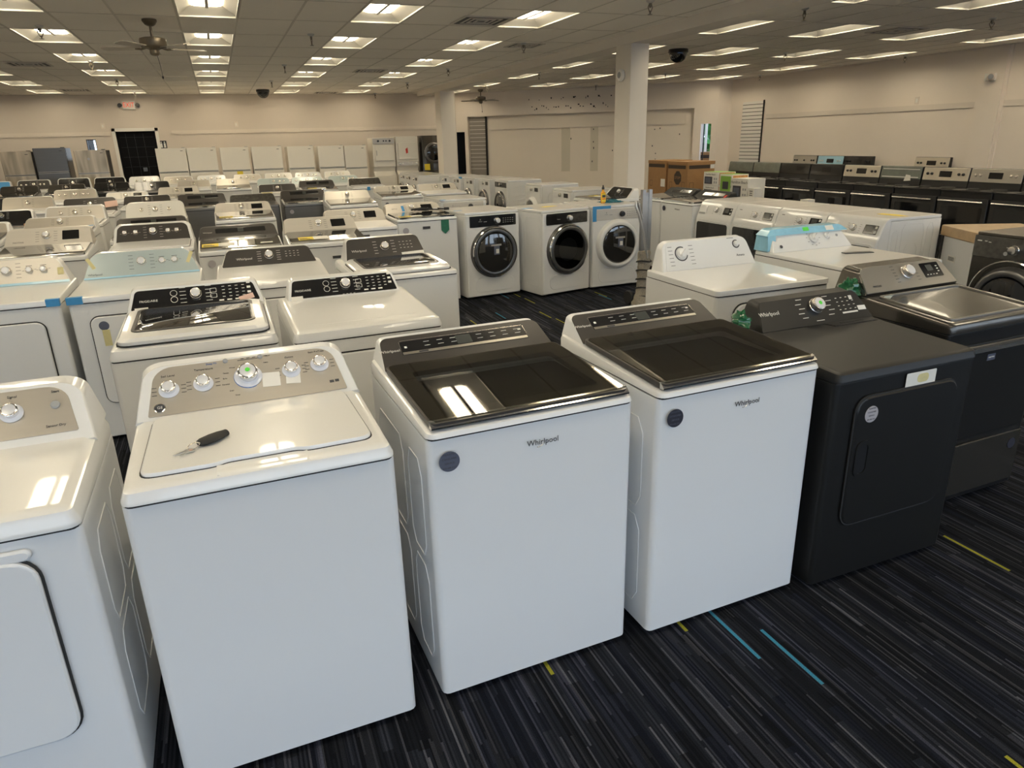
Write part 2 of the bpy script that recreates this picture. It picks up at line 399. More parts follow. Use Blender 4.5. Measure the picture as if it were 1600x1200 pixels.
def top_machine(name, label, cat, X, Yb, rz=0., w=.69, d=.69, body='white', front=None, seam=.90, deck=.93, slope=.02, lid='white',
                zt=1.09, zb=None, yb=None, yt=None, wb=None, wt=None, r=.05, rb=0., panel='silver', pm=(.022, .016, .014), console=None,
                knobs='c', kst='chrome', cxo=0., marks_col=None, door=False, group=None, near=False, lidm=None, detail=True, bev=.016, feet=True):
    """top-control washer or dryer. Local frame: base centre, front towards -Y."""
    c, s_ = math.cos(rz), math.sin(rz)
    root = thing(name, label, cat, (X + s_ * d / 2, Yb - c * d / 2, 0), rz, group)
    oy = -d / 2; front = front or body; console = console or body
    H = dict(root=root, oy=oy, w=w, d=d)
    B = lambda: MB(oy)
    # cabinet
    B().rbox(w, d - .01, .022, seam, .022, .004, 0, d / 2 + .005).build('cabinet', front, root)
    if feet:
        for fx in (-1, 1):
            for fy in (.07, d - .07):
                B().lathe([(.022, 0), (.022, .012), (.014, .014), (.014, .03)], T((fx * (w / 2 - .07), fy, 0)), 10).build('foot', 'rubber', root)
    # dark inset sheet standing in for the seam's shadow, and top casing
    B().rbox(w - .012, d - .014, seam - .002, seam + .008, .02, .001, 0, d / 2).build('seam_shadow', 'rubber', root)
    def R(g, z, f=0.):
        return [(x, y, z + slope * max(0, y / d) if f else z) for x, y in rrect(w - 2 * g, d - 2 * g, max(.03 - g, .006), 4, 0, d / 2)]
    lip = min(bev, (deck - seam) * .7)
    if lid == 'clear':
        # open-topped casing with a well that shows the tub under the smoked lid
        lx, ly0, ly1 = w - .07, .045, d - .20
        inner = [(x, y) for x, y in rrect(lx, ly1 - ly0, .03, 4, 0, (ly0 + ly1) / 2)]
        zi = lambda y: deck + slope * y / d
        rings = [R(0, seam + .006), R(0, deck - lip, 1), R(lip * .3, deck - lip * .3, 1), R(lip, deck, 1),
                 [(x, y, zi(y)) for x, y in inner], [(x, y, seam - .03) for x, y in inner]]
        B().loft(rings, False, False).build('top_casing', body, root)
        cy = (ly0 + ly1) / 2; zw = seam - .035
        b = B(); n = 32
        sq = [(x, y, zw) for x, y in [(lx / 2 * max(-1, min(1, 1.5 * math.cos(t))), cy + (ly1 - ly0) / 2 * max(-1, min(1, 1.5 * math.sin(t)))) for t in [2 * PI * i / n for i in range(n)]]]
        cr = lambda rr, z: [(rr * math.cos(2 * PI * i / n), cy + rr * .88 * math.sin(2 * PI * i / n), z) for i in range(n)]
        b.loft([sq, cr(.245, zw), cr(.235, zw - .03)], False, False).build('tub_ring', 'tub', root)
        b = B(); b.loft([cr(.236, zw - .03), cr(.236, zw - .42)], False, True).build('wash_basket', 'basket', root)
        # lid
        L0 = rrect(w - .035, ly1 - ly0 + .055, .02, 4, 0, cy - .004); L1 = rrect(w - .17, ly1 - ly0 - .115, .02, 4, 0, cy - .012)
        tilt = Matrix.Rotation(math.atan2(slope, d), 4, 'X'); Q = T((0, 0, deck + .006)) @ tilt
        B().ring(L0, L1, Q, .018).build('lid_frame', 'charcoal', root)
        B().plate(rrect(w - .05, ly1 - ly0 + .035, .02, 4, 0, cy - .004), Q @ T((0, 0, .0182)), .0035).build('lid_glass', 'lidglass', root)
        B().loft([[(x, y, z) for y, z in ((ly0 - .036, deck + .008), (ly0 - .036, deck + .013), (ly0 - .016, deck + .0285), (ly0 - .010, deck + .0285), (ly0 - .010, deck + .008))] for x in (-w / 2 + .018, w / 2 - .018)]).build('lid_trim', 'chrome', root, 20)
        H['lidM'] = Q
    else:
        B().loft([R(0, seam + .006), R(0, deck - lip, 1), R(lip * .3, deck - lip * .3, 1), R(lip, deck, 1)]).build('top_casing', body, root)
        Q = T((0, 0, deck)) @ Matrix.Rotation(math.atan2(slope, d), 4, 'X')
        yl1 = d - .20; lw = w - .07
        if lid == 'glass':
            B().plate(rrect(w - .04, yl1 - .035, .02, 4, 0, (yl1 + .035) / 2), Q @ T((0, 0, .001)), .018, .003).build('lid', lidm or 'darkglass', root)
            B().plate(rrect(w - .05, .022, .004, 3, 0, .035), Q @ T((0, 0, .0)), .021, .002).build('lid_trim', 'chrome', root)
        elif lid == 'white':
            B().plate(rrect(lw + .008, yl1 - .05 + .008, .03, 4, 0, (yl1 + .05) / 2), Q @ T((0, 0, -.002)), .004).build('lid_gap_shade', 'rubber', root)  # dark border standing in for the shadow in the lid gap
            B().plate(rrect(lw, yl1 - .05, .03, 4, 0, (yl1 + .05) / 2), Q @ T((0, 0, .002)), .012, .006).build('lid', lidm or body, root)
        elif lid == 'window':
            B().plate(rrect(lw + .01, yl1 - .03 + .01, .05, 5, 0, (yl1 + .03) / 2), Q @ T((0, 0, -.002)), .005).build('lid_gap_shade', 'rubber', root)  # dark rim painting the shade around the lid
            l = B().plate(rrect(lw, yl1 - .03, .05, 5, 0, (yl1 + .03) / 2), Q @ T((0, 0, .003)), .028, .014).build('lid', body, root)
            B().plate(rrect(lw - .13, yl1 - .19, .03, 5, 0, (yl1 + .03) / 2 + .035), Q @ T((0, 0, .029)), .005, .002).build('lid_window', 'darkglass', l)
            B().ring(rrect(lw - .10, yl1 - .16, .04, 5, 0, (yl1 + .03) / 2 + .035), rrect(lw - .13, yl1 - .19, .03, 5, 0, (yl1 + .03) / 2 + .035), Q @ T((0, 0, .029)), .006).build('window_frame', 'charcoal', l)
        H['lidM'] = Q
    # console
    zb = deck + slope - .012 if zb is None else zb
    yb = d - .185 if yb is None else yb; yt = d - .06 if yt is None else yt
    wb = w - .012 if wb is None else wb; wt = w - .07 if wt is None else wt
    Lp = math.hypot(yt - yb, zt - zb); ey, ez = (yt - yb) / Lp, (zt - zb) / Lp
    PM = Matrix(((1, 0, 0, cxo), (0, ey, -ez, yb), (0, ez, ey, zb), (0, 0, 0, 1)))
    out = trap(wb, wt, Lp, r, 0, 7, rb)
    ins = trap(wb - .014, wt - .014, Lp - .010, max(r - .006, .004), .003, 7, rb)
    f = lambda pts, n: [tuple(PM @ Vector((x, s, n))) for x, s in pts]
    back = [(x + cxo, d - .006, zb + s * ez) for x, s in out]
    B().loft([back, f(out, -.012), f([((a[0] + b[0]) / 2, (a[1] + b[1]) / 2) for a, b in zip(out, ins)], -.003), f(ins, 0)]).build('console', console, root)
    mx, mt, mb_ = pm
    if panel:
        pts = trap(wb - 2 * mx, wt - 2 * mx + .01, Lp - mt - mb_, max(r - mt * .6, .008), mb_, 7, max(rb, .006))
        B().plate(pts, PM @ T((0, 0, -.001)), .004, .001).build('control_panel', panel, root)
    PM = PM @ T((0, 0, .003)); H.update(PM=PM, L=Lp)
    mc = marks_col or ('print_k' if panel in ('silver', 'silverlight', 'white', 'offwhite', 'film', 'slatelight', None) else 'print_w')
    H['mc'] = mc
    sm = Lp * .52
    K = []; it = []
    if knobs == 'c': K = [(0, sm, .032)]
    elif knobs == '3': K = [(-.155, sm, .022), (0, sm, .032), (.155, sm, .022)]
    elif knobs == '5': K = [(-.235, sm, .021), (-.145, sm, .021), (0, sm * 1.02, .033), (.125, sm, .021), (.2, sm, .021)]
    elif knobs == 'cd':
        K = [(-.02, sm, .034)]
        B().plate(rrect(.13, Lp * .5, .006, 3, .165, sm * 1.04), PM, .003, .001).build('display', 'display', root)
        it += [(.14 + .02 * i, sm + j * Lp * .12, .008, .003) for i in range(3) for j in (-1, 1)]
    elif knobs == 'r3': K = [(.0, sm * 1.05, .03), (.125, sm, .022), (.205, sm, .022)]
    elif knobs == 't':
        B().plate(rrect(w * .62, Lp * .36, .008, 3, .02, Lp * .6), PM, .002, .0006).build('touch_strip', 'blackpanel', root)
        it += [(-.17 + .045 * i, Lp * (.6 + .08 * j), .024, .0022) for i in range(9) for j in (-1, 1) if i != 4]
        B().plate(rrect(.05, Lp * .3, .002, 2, .02, Lp * .6), PM @ T((0, 0, .002)), .001).build('display', 'lcd', root)
    for u, s, rr in K:
        knob(root, PM, oy, u, s, rr, kst, sub=detail)
        if rr > .028:
            for sd in (-1, 1):
                for i in range(5): it.append((u + sd * (rr + .035), s + (i - 2) * Lp * .13, .028, .0024))
        elif detail:
            it += [(u, s + rr + .010, .035, .003), (u - rr - .012, s, .012, .002), (u + rr + .012, s + .006, .012, .002)]
    if it: H['marks'] = it; marks(root, PM, oy, [t for t in it if 0.006 < t[1] < Lp - .008], mc)
    if door: dryer_door(H, front)
    return H

def dryer_door(H, mat, x0=-.255, x1=.255, z0=.30, z1=.80, handle='left', r=.05, th=.018):
    root, oy = H['root'], H['oy']; cx, cz = (x0 + x1) / 2, (z0 + z1) / 2
    Q = T((0, .006, 0)) @ FRONT
    MB(oy).plate(rrect(x1 - x0 + .012, z1 - z0 + .012, r + .006, 6, cx, cz), Q, .005).build('door_gasket', 'rubber', root)
    dr = MB(oy).plate(rrect(x1 - x0, z1 - z0, r, 6, cx, cz), Q, th, .005).build('door', mat, root)
    if handle:
        hx = x0 + .055 if handle == 'left' else x1 - .055; hz = cz + .02
        MB(oy).ring(rrect(.075, .15, .03, 5, hx, hz), rrect(.05, .125, .022, 5, hx, hz), Q @ T((0, 0, th)), .004).build('handle', mat if mat != 'white' else 'white', dr)
        MB(oy).plate(rrect(.05, .125, .022, 5, hx, hz), Q @ T((0, 0, th - .0005)), .0012).build('handle_recess', 'deepblack' if mat != 'white' else 'lensgrey', dr)
    return dr

def arc(H, u, v, r, a0, a1, mat, t, name='dial_ring'):
    n = 24
    MB(H['oy']).tube([tuple(H['PM'] @ Vector((u + r * math.cos(a0 + (a1 - a0) * i / n), v + r * math.sin(a0 + (a1 - a0) * i / n), 0))) for i in range(n + 1)], t, 5).build(name, mat, H['root'])

def sticker(H, x, z, r, mat, txt=None, tm='print_k', y=-.0005):
    root, oy = H['root'], H['oy']
    Q = T((x, y, z)) @ FRONT
    s = MB(oy).lathe([(r, 0), (r, .0015)], Q, 28).build('sticker', mat, root, 20)
    if txt:
        for i, (t, sz) in enumerate(txt):
            text(t, sz, tm, T((0, oy, 0)) @ Q @ T((0, (1.15 - i * .72) * r * .62, .0016)), s)
    return s

def patch(H, name, mat, x, y, w, h, mtx=None, rot=0., t=.001, bev=0.):
    """flat piece stuck on: default on the lid plane"""
    Q = (mtx or H['lidM']) @ T((x, y, 0)) @ Matrix.Rotation(rot, 4, 'Z')
    return MB(H['oy']).plate([(-w / 2, -h / 2), (w / 2, -h / 2), (w / 2, h / 2), (-w / 2, h / 2)], Q, t, bev).build(name, mat, H['root'], 0)

def energy(H, x, y, w=.26, h=.12, z=.0195, rot=0.):
    """yellow energy-guide card lying on the lid, white half at right"""
    Q = H['lidM'] @ T((x, y, z)) @ Matrix.Rotation(rot, 4, 'Z')
    oy, root = H['oy'], H['root']
    a = MB(oy).plate([(-w / 2, -h / 2), (0, -h / 2), (0, h / 2), (-w / 2, h / 2)], Q, .0012).build('energy_label', 'yellow', root, 0)
    MB(oy).plate([(0, -h / 2), (w / 2, -h / 2), (w / 2, h / 2), (0, h / 2)], Q, .0012).build('label_sheet', 'paper', a, 0)
    b = MB(oy)
    for i in range(3): b.plate([(-w / 2 + .01, -h / 2 + .014 + i * .022), (-.012 - .02 * i, -h / 2 + .014 + i * .022), (-.012 - .02 * i, -h / 2 + .026 + i * .022), (-w / 2 + .01, -h / 2 + .026 + i * .022)], Q @ T((0, 0, .0013)), .0004)
    b.build('label_print', 'print_k', a, 0)

def txt_panel(H, s, size, u, v, mat=None, name='lettering'):
    return text(s, size, mat or H['mc'], T((0, H['oy'], 0)) @ H['PM'] @ T((u, v, .0008)), H['root'], name)

def txt_front(H, s, size, x, z, mat, y=.0045):
    return text(s, size, mat, T((x, H['oy'] + y, z)) @ FRONT, H['root'])

def side_beads(H, sx, rows, mat, name='side_panel'):
    """pressed ribs on the cabinet's side sheet"""
    w, d, oy = H['w'], H['d'], H['oy']; b = MB(oy)
    for (y0, y1, z0, z1) in rows:
        x = sx * w / 2
        b.tube([(x, y0, z0 + .05), (x, y0 + .03, z0), (x, y1 - .03, z0), (x, y1, z0 + .05), (x, y1, z1 - .05), (x, y1 - .03, z1), (x, y0 + .03, z1), (x, y0, z1 - .05)], .0026, 6, True)
    return b.build(name, mat, H['root'])

def crumple(root, oy, c, r, mat='greenbag', seed=3):
    rnd = random.Random(seed); b = MB(oy); n, m = 16, 12; ph = [rnd.uniform(0, 6) for _ in range(6)]
    rings = []
    for i in range(1, n):
        t = PI * i / n; ring = []
        for j in range(m):
            a = 2 * PI * j / m; k = 1 + .16 * math.sin(3 * a + 5 * t + ph[0]) + .14 * math.sin(7 * t - 2 * a + ph[1]) + .10 * math.sin(5 * a + ph[2] + 9 * t)
            ring.append((c[0] + r[0] * k * math.sin(t) * math.cos(a), c[1] + r[1] * k * math.sin(t) * math.sin(a), c[2] + r[2] * k * math.cos(t)))
        rings.append(ring)
    return b.loft(rings).build('plastic_wrap', mat, root)

# ---- front row -----------------------------------------------------------------------------------
# far-left dryer, cut by the frame
h = top_machine('clothes_dryer', 'white dryer with silver knob panel cut by left edge of photo, beside key-topped washer', 'dryer', -.787, 2.425, .012,
                w=.686, d=.66, seam=.885, deck=.945, slope=.02, lid='none', zt=1.095, zb=.952, yb=.44, yt=.60, wb=.676, wt=.60, r=.075, panel='silver',
                pm=(.045, .018, .035), knobs='', front='whitefront', bev=.04)
PM, L = h['PM'], h['L']
for u, rr in ((-.22, .024), (0.0, .034), (.125, .024)): knob(h['root'], PM, h['oy'], u, L * .56, rr, 'skirt')
h['mc'] = 'print_k'
MB(h['oy']).lathe([(.013, 0), (.013, .006), (.010, .009)], PM @ T((.235, L * .60, 0)), 16).build('start_button', 'lensgrey', h['root'])
for s, z, u, v in (('Signal', .011, .125, L * .82), ('Start', .011, .235, L * .82), ('Sensor Dry', .011, .235, L * .28), ('More Dry', .008, .05, L * .36), ('Dry', .008, .05, L * .44), ('Timed', .008, .05, L * .75)):
    txt_panel(h, s, z, u, v, 'print_k')
dr = dryer_door(h, 'whitefront', -.275, .235, .30, .835, None, .06)
side_beads(h, 1, [(.12, .34, .52, .80), (.12, .34, .18, .48), (.38, .58, .52, .80), (.38, .58, .18, .48)], 'white')
MB(h['oy']).plate(rrect(.50, .03, .014, 5, -.02, .845), T((0, .006, 0)) @ FRONT, .012, .005).build('door_scoop', 'whitefront', h['root'])

# washer with the keys on its lid
h = top_machine('washing_machine', 'white top-load washer with five chrome dials and a key fob lying on its lid', 'washing machine', -.01, 2.43, .012,
                w=.686, d=.668, seam=.916, deck=.962, slope=.016, lid='none', zt=1.100, zb=.972, yb=.462, yt=.625, wb=.676, wt=.612, r=.07, panel='silver',
                pm=(.038, .014, .014), knobs='', front='whitefront', bev=.046)
root, oy, PM, L = h['root'], h['oy'], h['PM'], h['L']
Q = h['lidM']
# lid with a hand notch at its front edge
lo = rpoly([(-.284, .457), (-.297, .062), (-.115, .058), (-.09, .072), (.09, .072), (.115, .058), (.297, .062), (.284, .457)], [.03, .04, .02, .015, .015, .02, .04, .03])
MB(oy).plate([(x * 1.012, .26 + (y - .26) * 1.014) for x, y in lo], Q @ T((0, 0, -.002)), .0035).build('lid_gap_shade', 'rubber', root)  # dark outline under the lid, painting the shadow of its gap
MB(oy).plate(lo, Q @ T((0, 0, .0015)), .010, .005).build('lid', 'white', root)
bb = MB(oy); n = 12
rg = []
for i in range(n + 1):
    t = i / n; x = -.115 + .23 * t; e = math.sin(PI * t) ** .5
    rg.append([(x, .075, .962), (x, .075 - .012 * e, .962 - .016 * e), (x, .045, .953 - .012 * e), (x, .022, .944 - .002 * e), (x, .016, .958 - .012 * e), (x, .05, .968 - .006 * e)])
bb.loft(rg).build('lid_handle', 'white', root)
for u, v, rr in ((-.235, .50, .0235), (-.135, .53, .0235), (0.0, .55, .034), (.135, .56, .0235), (.228, .60, .0235)):
    k = knob(root, PM, oy, u, L * v, rr, 'skirt')
    if rr > .03:
        MB().lathe([(.0075, 0), (.0075, .0012)], T((0, 0, .0385)), 16).build('price_dot', 'green', k)
        arc(h, u, L * v, .042, 1.4, 5.2, 'print_b', .003)
for s, z, u, v in (('Soil Level', .0105, -.235, .76), ('Temperature', .0105, -.13, .80), ('Options', .0085, .135, .82), ('Stain PreTreat', .009, .225, .86), ('Deep Fill', .009, -.105, .885), ('Start', .007, .07, .905), ('Colors', .006, 0, .81),
                   ('Whites', .006, -.045, .76), ('Towels', .006, -.066, .67), ('Bulky', .006, -.07, .57), ('Delicates', .006, -.07, .46), ('Drain', .006, -.055, .33), ('Rinse', .006, -.04, .24), ('Heavy', .006, .06, .78)):
    txt_panel(h, s, z, u, L * v, 'print_b' if s == 'Deep Fill' else 'print_k')
marks(root, PM, oy, [(-.01 + .018 * i, L * .91, .010, .002) for i in range(5)] + [(.012, L * .885, .075, .002)] + [(u + sx * .042, L * v + (j - 1) * .014, .014, .0018) for u, v in ((-.235, .5), (-.135, .53), (.135, .56), (.228, .6)) for sx in (-1, 1) for j in range(3)], 'print_k')
for u in (-.062, .045): MB(oy).lathe([(.008, 0), (.008, .005), (.006, .007)], PM @ T((u, L * .9, 0)), 14).build('push_button', 'lensgrey', root)
MB(oy).lathe([(.0165, 0), (.0165, .002), (.0135, .003)], PM @ T((-.265, L * .20, 0)), 24).build('maker_badge', 'chrome', root)
MB(oy).lathe([(.0135, 0), (.0135, .0008)], PM @ T((-.265, L * .20, .0025)), 24).build('badge_face', 'print_k', root)
txt_panel(h, 'GE', .013, -.265, L * .20, 'print_w').location = tuple(PM.to_3x3() @ Vector((0, 0, .003)))
for i, (u, v, ww, hh, ro) in enumerate(((.068, .44, .055, .055, -.06), (.137, .45, .045, .06, -.1))):
    patch(h, 'care_label', 'paper', u, L * v, ww, hh, PM, ro, .0008)
marks(root, PM, oy, [(.255, L * .24, .014, .010), (.272, L * .245, .013, .010)], 'print_k', 'certification_mark')
KEYROOT = h

# the two washers with smoked glass lids
H2 = []
for X, Y, rz, lab, st, sm in ((.437, 1.783, .031, 'white top-load washer with smoked glass lid, between the keyed washer and its twin', 'badge', 'print_k'),
                              (1.215, 1.782, .032, 'white top-load washer with smoked glass lid, beside the black dryer', 'badgedark', 'badge')):
    w, d = .699, .715
    cx = X + math.cos(rz) * w / 2 - math.sin(rz) * d; cy = Y + math.sin(rz) * w / 2 + math.cos(rz) * d
    h = top_machine('washing_machine', lab, 'washing machine', cx, cy, rz, w=w, d=d, seam=.938, deck=.962, slope=.035, lid='clear', zt=1.072, zb=.990, yb=.535, yt=.685,
                    wb=.672, wt=.625, r=.035, panel='charcoal', pm=(.004, .004, .002), knobs='', front='whitefront', bev=.018)
    root, oy, PM, L = h['root'], h['oy'], h['PM'], h['L']
    h['mc'] = 'print_w'
    MB(oy).plate(trap(.50, .495, L * .40, .012, L * .40, 5, .004), PM, .0012).build('touch_panel', 'blackpanel', root)
    MB(oy).plate(rrect(.495, L * .075, .002, 2, 0, L * .44), PM @ T((0, 0, .0012)), .0008).build('cycle_strip', 'steel', root)
    MB(oy).plate(rrect(.06, L * .27, .003, 2, -.004, L * .635), PM @ T((0, 0, .0012)), .0008).build('display', 'lcd', root)
    marks(root, PM @ T((0, 0, .0012)), oy, [(-.20 + .052 * i, L * (.60 + .12 * j), .022, .0018) for i in range(9) for j in (0, 1) if i not in (0, 4)] + [(-.19 + .042 * i, L * .44, .022, .0016) for i in range(10)] + [(-.23, L * .62, .010, .010), (.228, L * .70, .012, .008)], 'print_w')
    MB(oy).plate(rrect(.035, .007, .001, 2, -.17, L * .44), PM @ T((0, 0, .002)), .0006).build('logo_chip', 'print_k', root)
    marks(root, PM, oy, [(0, L * .83, .49, .0014), (-.249, L * .64, .0014, L * .34), (.249, L * .64, .0014, L * .34)], 'satinchrome', 'panel_border')
    txt_panel(h, 'Whirlpool', .018, -.291, L * .56, 'print_w')
    MB(oy).plate(rrect(w - .05, .055, .01, 4, 0, 0), T((0, .510, .993)) @ Matrix.Rotation(.12, 4, 'X'), .012, .004).build('console_base', 'slate', root)
    txt_front(h, 'Whirlpool', .026, .02, .868, 'print_k')
    MB(oy).tube([(.012 + .013 * math.cos(a), .0035, .861 + .006 * math.sin(a) + .006 * math.cos(a)) for a in [PI * (1.05 + .08 * i) for i in range(11)]], .0011, 5).build('logo_swirl', 'satinchrome', root)
    sticker(h, -.287, .868, .032, st, (('INDUSTRY', .0085), ('CONSUMER', .0085), ('SERVICE', .0085), ('800-688 2323', .0075)), sm)
    side_beads(h, -1, [(.09, .24, .50, .84), (.09, .24, .10, .46), (.30, .62, .50, .84), (.30, .62, .10, .46)], 'white')
    # perforated grips of the raised console end
    H2.append(h)

# black dryer
w, d = .737, .66; rz = .013; X, Y = 1.961, 1.766
h = top_machine('clothes_dryer', 'matte black dryer in the front row with a green dot on its dial', 'dryer', X + w / 2 - rz * d, Y + d, rz, w=w, d=d, body='volcano', front='volcano',
                seam=.880, deck=.922, slope=.03, lid='none', zt=1.058, zb=.942, yb=.50, yt=.595, wb=.645, wt=.55, r=.035, panel='volcano', pm=(.005, .005, .003), knobs='', bev=.03, cxo=.035)
root, oy, PM, L = h['root'], h['oy'], h['PM'], h['L']; h['mc'] = 'print_w'
k = knob(root, PM, oy, .015, L * .60, .036, 'chrome')
MB().lathe([(.009, 0), (.009, .001)], T((0, 0, .0365)), 14).build('price_dot', 'green', k)
txt_panel(h, 'Whirlpool', .026, -.245, L * .56, 'print_w')
marks(root, PM, oy, [(.015 + sx * (.075 + (.012 if i % 2 else 0)), L * (.28 + .15 * i), .032, .003) for sx in (-1, 1) for i in range(5)] + [(.015, L * .14, .045, .003)] +
      [(.15 + .03 * i, L * (.38 + .13 * j), .010, .003) for i in range(4) for j in range(4)] + [(.20, L * .27, .09, .008), (.235, L * .74, .018, .02)], 'print_w')
patch(h, 'price_sticker', 'paper', .275, L * .36, .045, .022, PM, -.04)
crumple(root, oy, (-.345, .57, .985), (.035, .045, .045), seed=5)
dr = dryer_door(h, 'volcano', -.262, .275, .272, .812, 'left', .06, .011)
MB(oy).plate(rrect(.16, .06, .004, 2, .06, .842), T((0, .0045, 0)) @ FRONT, .001).build('paper_label', 'paper', root)
MB(oy).plate(rrect(.06, .035, .015, 3, .07, .845), T((0, .0035, 0)) @ FRONT, .001).build('label_stamp', 'yellowtape', root)
sticker(h, -.19, .742, .033, 'badgelight', (('INDUSTRY', .008), ('CONSUMER', .008), ('SERVICE', .008), ('800-688 2323', .007)), 'print_k', -.0055)
MB(oy).plate([(-.006, .449), (.246, .449), (.27, .505), (-.03, .505)], h['lidM'] @ T((.08, 0, .0004)), .0014).build('lint_gasket', 'deepblack', root)
MB(oy).plate([(-.0, .455), (.24, .455), (.26, .50), (-.02, .50)], h['lidM'] @ T((.08, 0, .0008)), .002).build('lint_door', 'volcano', root)
MB(oy).plate([(0, .468), (.13, .468), (.13, .482), (0, .482)], h['lidM'] @ T((.13, 0, .0028)), .001).build('lint_grip', 'deepblack', root)
MB(oy).plate(rrect(.30, .03, .012, 4, 0, 0), h['lidM'] @ T((.02, .12, -.006)), .002).build('crease', 'volcano', root)

# slate-grey machine at the right end of the front row
h = top_machine('clothes_dryer', 'slate grey dryer with chrome dial and square display, right end of front row', 'dryer', 3.195, 2.70, .03, w=.69, d=.67, body='slate', front='slatedark',
                seam=.885, deck=.935, slope=.055, lid='none', zt=1.095, zb=.982, yb=.47, yt=.575, wb=.665, wt=.58, r=.05, panel='slatelight', pm=(.004, .004, .003), knobs='', bev=.022)
root, oy, PM, L = h['root'], h['oy'], h['PM'], h['L']; h['mc'] = 'print_k'
knob(root, PM, oy, .0, L * .58, .037, 'chrome')
MB(oy).plate(rrect(.135, L * .56, .006, 3, .19, L * .58), PM, .002).build('display', 'display', root)
MB(oy).plate(rrect(.045, L * .24, .003, 2, .18, L * .66), PM @ T((0, 0, .002)), .001).build('display_window', 'lcd', root)
marks(root, PM @ T((0, 0, .0022)), oy, [(.145 + .022 * i, L * .40, .010, .004) for i in range(4)] + [(.235, L * (.5 + .1 * i), .012, .006) for i in range(3)], 'print_w')
marks(root, PM, oy, [(sx * .075, L * (.28 + .12 * i), .022, .0022) for sx in (-1, 1) for i in range(6)], 'print_k')
txt_panel(h, 'MAYTAG', .014, -.235, L * .24, 'print_k')
MB(oy).ring(rrect(.58, .40, .03, 5, 0, .245), rrect(.555, .375, .02, 5, 0, .245), h['lidM'] @ T((0, 0, .0005)), .006).build('lid_rim', 'slatelight', root)
patch(h, 'film_scrap', 'film', -.235, .425, .07, .03, h['lidM'] @ T((0, 0, .002)), .5)
dryer_door(h, 'slatedark', -.29, .29, .36, .82, None, .03)
MB(oy).plate(rrect(.63, .27, .006, 3, 0, .19), T((0, .006, 0)) @ FRONT, .012, .003).build('lower_panel', 'slate', root)
MB(oy).box(-.28, .28, -.024, -.012, .79, .81).build('door_handle', 'satinchrome', root)
MB(oy).plate(rrect(.055, .03, .002, 2, -.06, .755), T((0, -.0125, 0)) @ FRONT, .001).build('maker_plate', 'badge', root)
txt_front(h, 'MAYTAG', .010, -.06, .755, 'print_w', -.014)
sticker(h, .25, .26, .028, 'badgedark', None, 'print_k', -.007)
crumple(root, oy, (-.36, .55, 1.0), (.05, .05, .05))

# ---- second row, behind the front row --------------------------------------------------------------
def frig_panel(h, cap_u):
    root, oy, PM, L = h['root'], h['oy'], h['PM'], h['L']; h['mc'] = 'print_w'
    knob(root, PM, oy, cap_u, L * .55, .029, 'chrome')
    txt_panel(h, 'FRIGIDAIRE', .017, -.225, L * .42, 'print_w')
    it = [(cap_u + sx * .062, L * (.25 + .15 * i), .030, .0026) for sx in (-1, 1) for i in range(5)]
    it += [(.135 + .033 * i, L * (.34 + .14 * j), .014, .003) for i in range(4) for j in range(4)] + [(.12 + .04 * i, L * .2, .024, .008) for i in range(3)]
    it += [(.262, L * (.45 + .2 * i), .018, .012) for i in range(3)] + [(cap_u - .02 + .02 * i, L * .1, .010, .0025) for i in range(4)]
    marks(root, PM, oy, it, 'print_w')
    for u, v in ((cap_u - .105, .66), (cap_u - .105, .40)):
        MB(oy).ring(rrect(.034, .034, .017, 5, u, L * v), rrect(.030, .030, .015, 5, u, L * v), PM, .0008).build('touch_ring', 'print_w', root, 0)
    for u, v in ((.085, .64), (.085, .42)):
        MB(oy).ring(rrect(.032, .024, .004, 3, u, L * v), rrect(.028, .020, .003, 3, u, L * v), PM, .0008).build('touch_ring', 'print_w', root, 0)
    patch(h, 'paper_label', 'paper', -.262, L * .10, .062, .024, PM, .0)

h = top_machine('washing_machine', 'white top-load washer with black panel and a long glass window in its lid', 'washing machine', -.205, 4.06, -.0, w=.70, d=.78, seam=.885, deck=.945, slope=.03,
                lid='window', zt=1.078, zb=.965, yb=.635, yt=.715, wb=.665, wt=.60, r=.035, panel='blackpanel', pm=(.022, .018, .014), knobs='', bev=.045)
frig_panel(h, .0)
patch(h, 'torn_sticker', 'pinkpaper', .245, h['L'] * .22, .075, .03, h['PM'] @ T((0, 0, .001)), .25)
h = top_machine('clothes_dryer', 'white dryer with black panel directly behind the gap between keyed and smoked-lid washers', 'dryer', .555, 4.06, 0.02, w=.73, d=.77, seam=.868, deck=.925, slope=.028,
                lid='none', zt=1.052, zb=.945, yb=.63, yt=.71, wb=.63, wt=.575, r=.03, panel='blackpanel', pm=(.020, .014, .012), knobs='', bev=.05)
frig_panel(h, .01)
MB(h['oy']).plate(rrect(.52, .05, .02, 4, .0, .12), h['lidM'] @ T((0, 0, -.006)), .0075, .004).build('top_ridge', 'white', h['root'])
dryer_door(h, 'white')

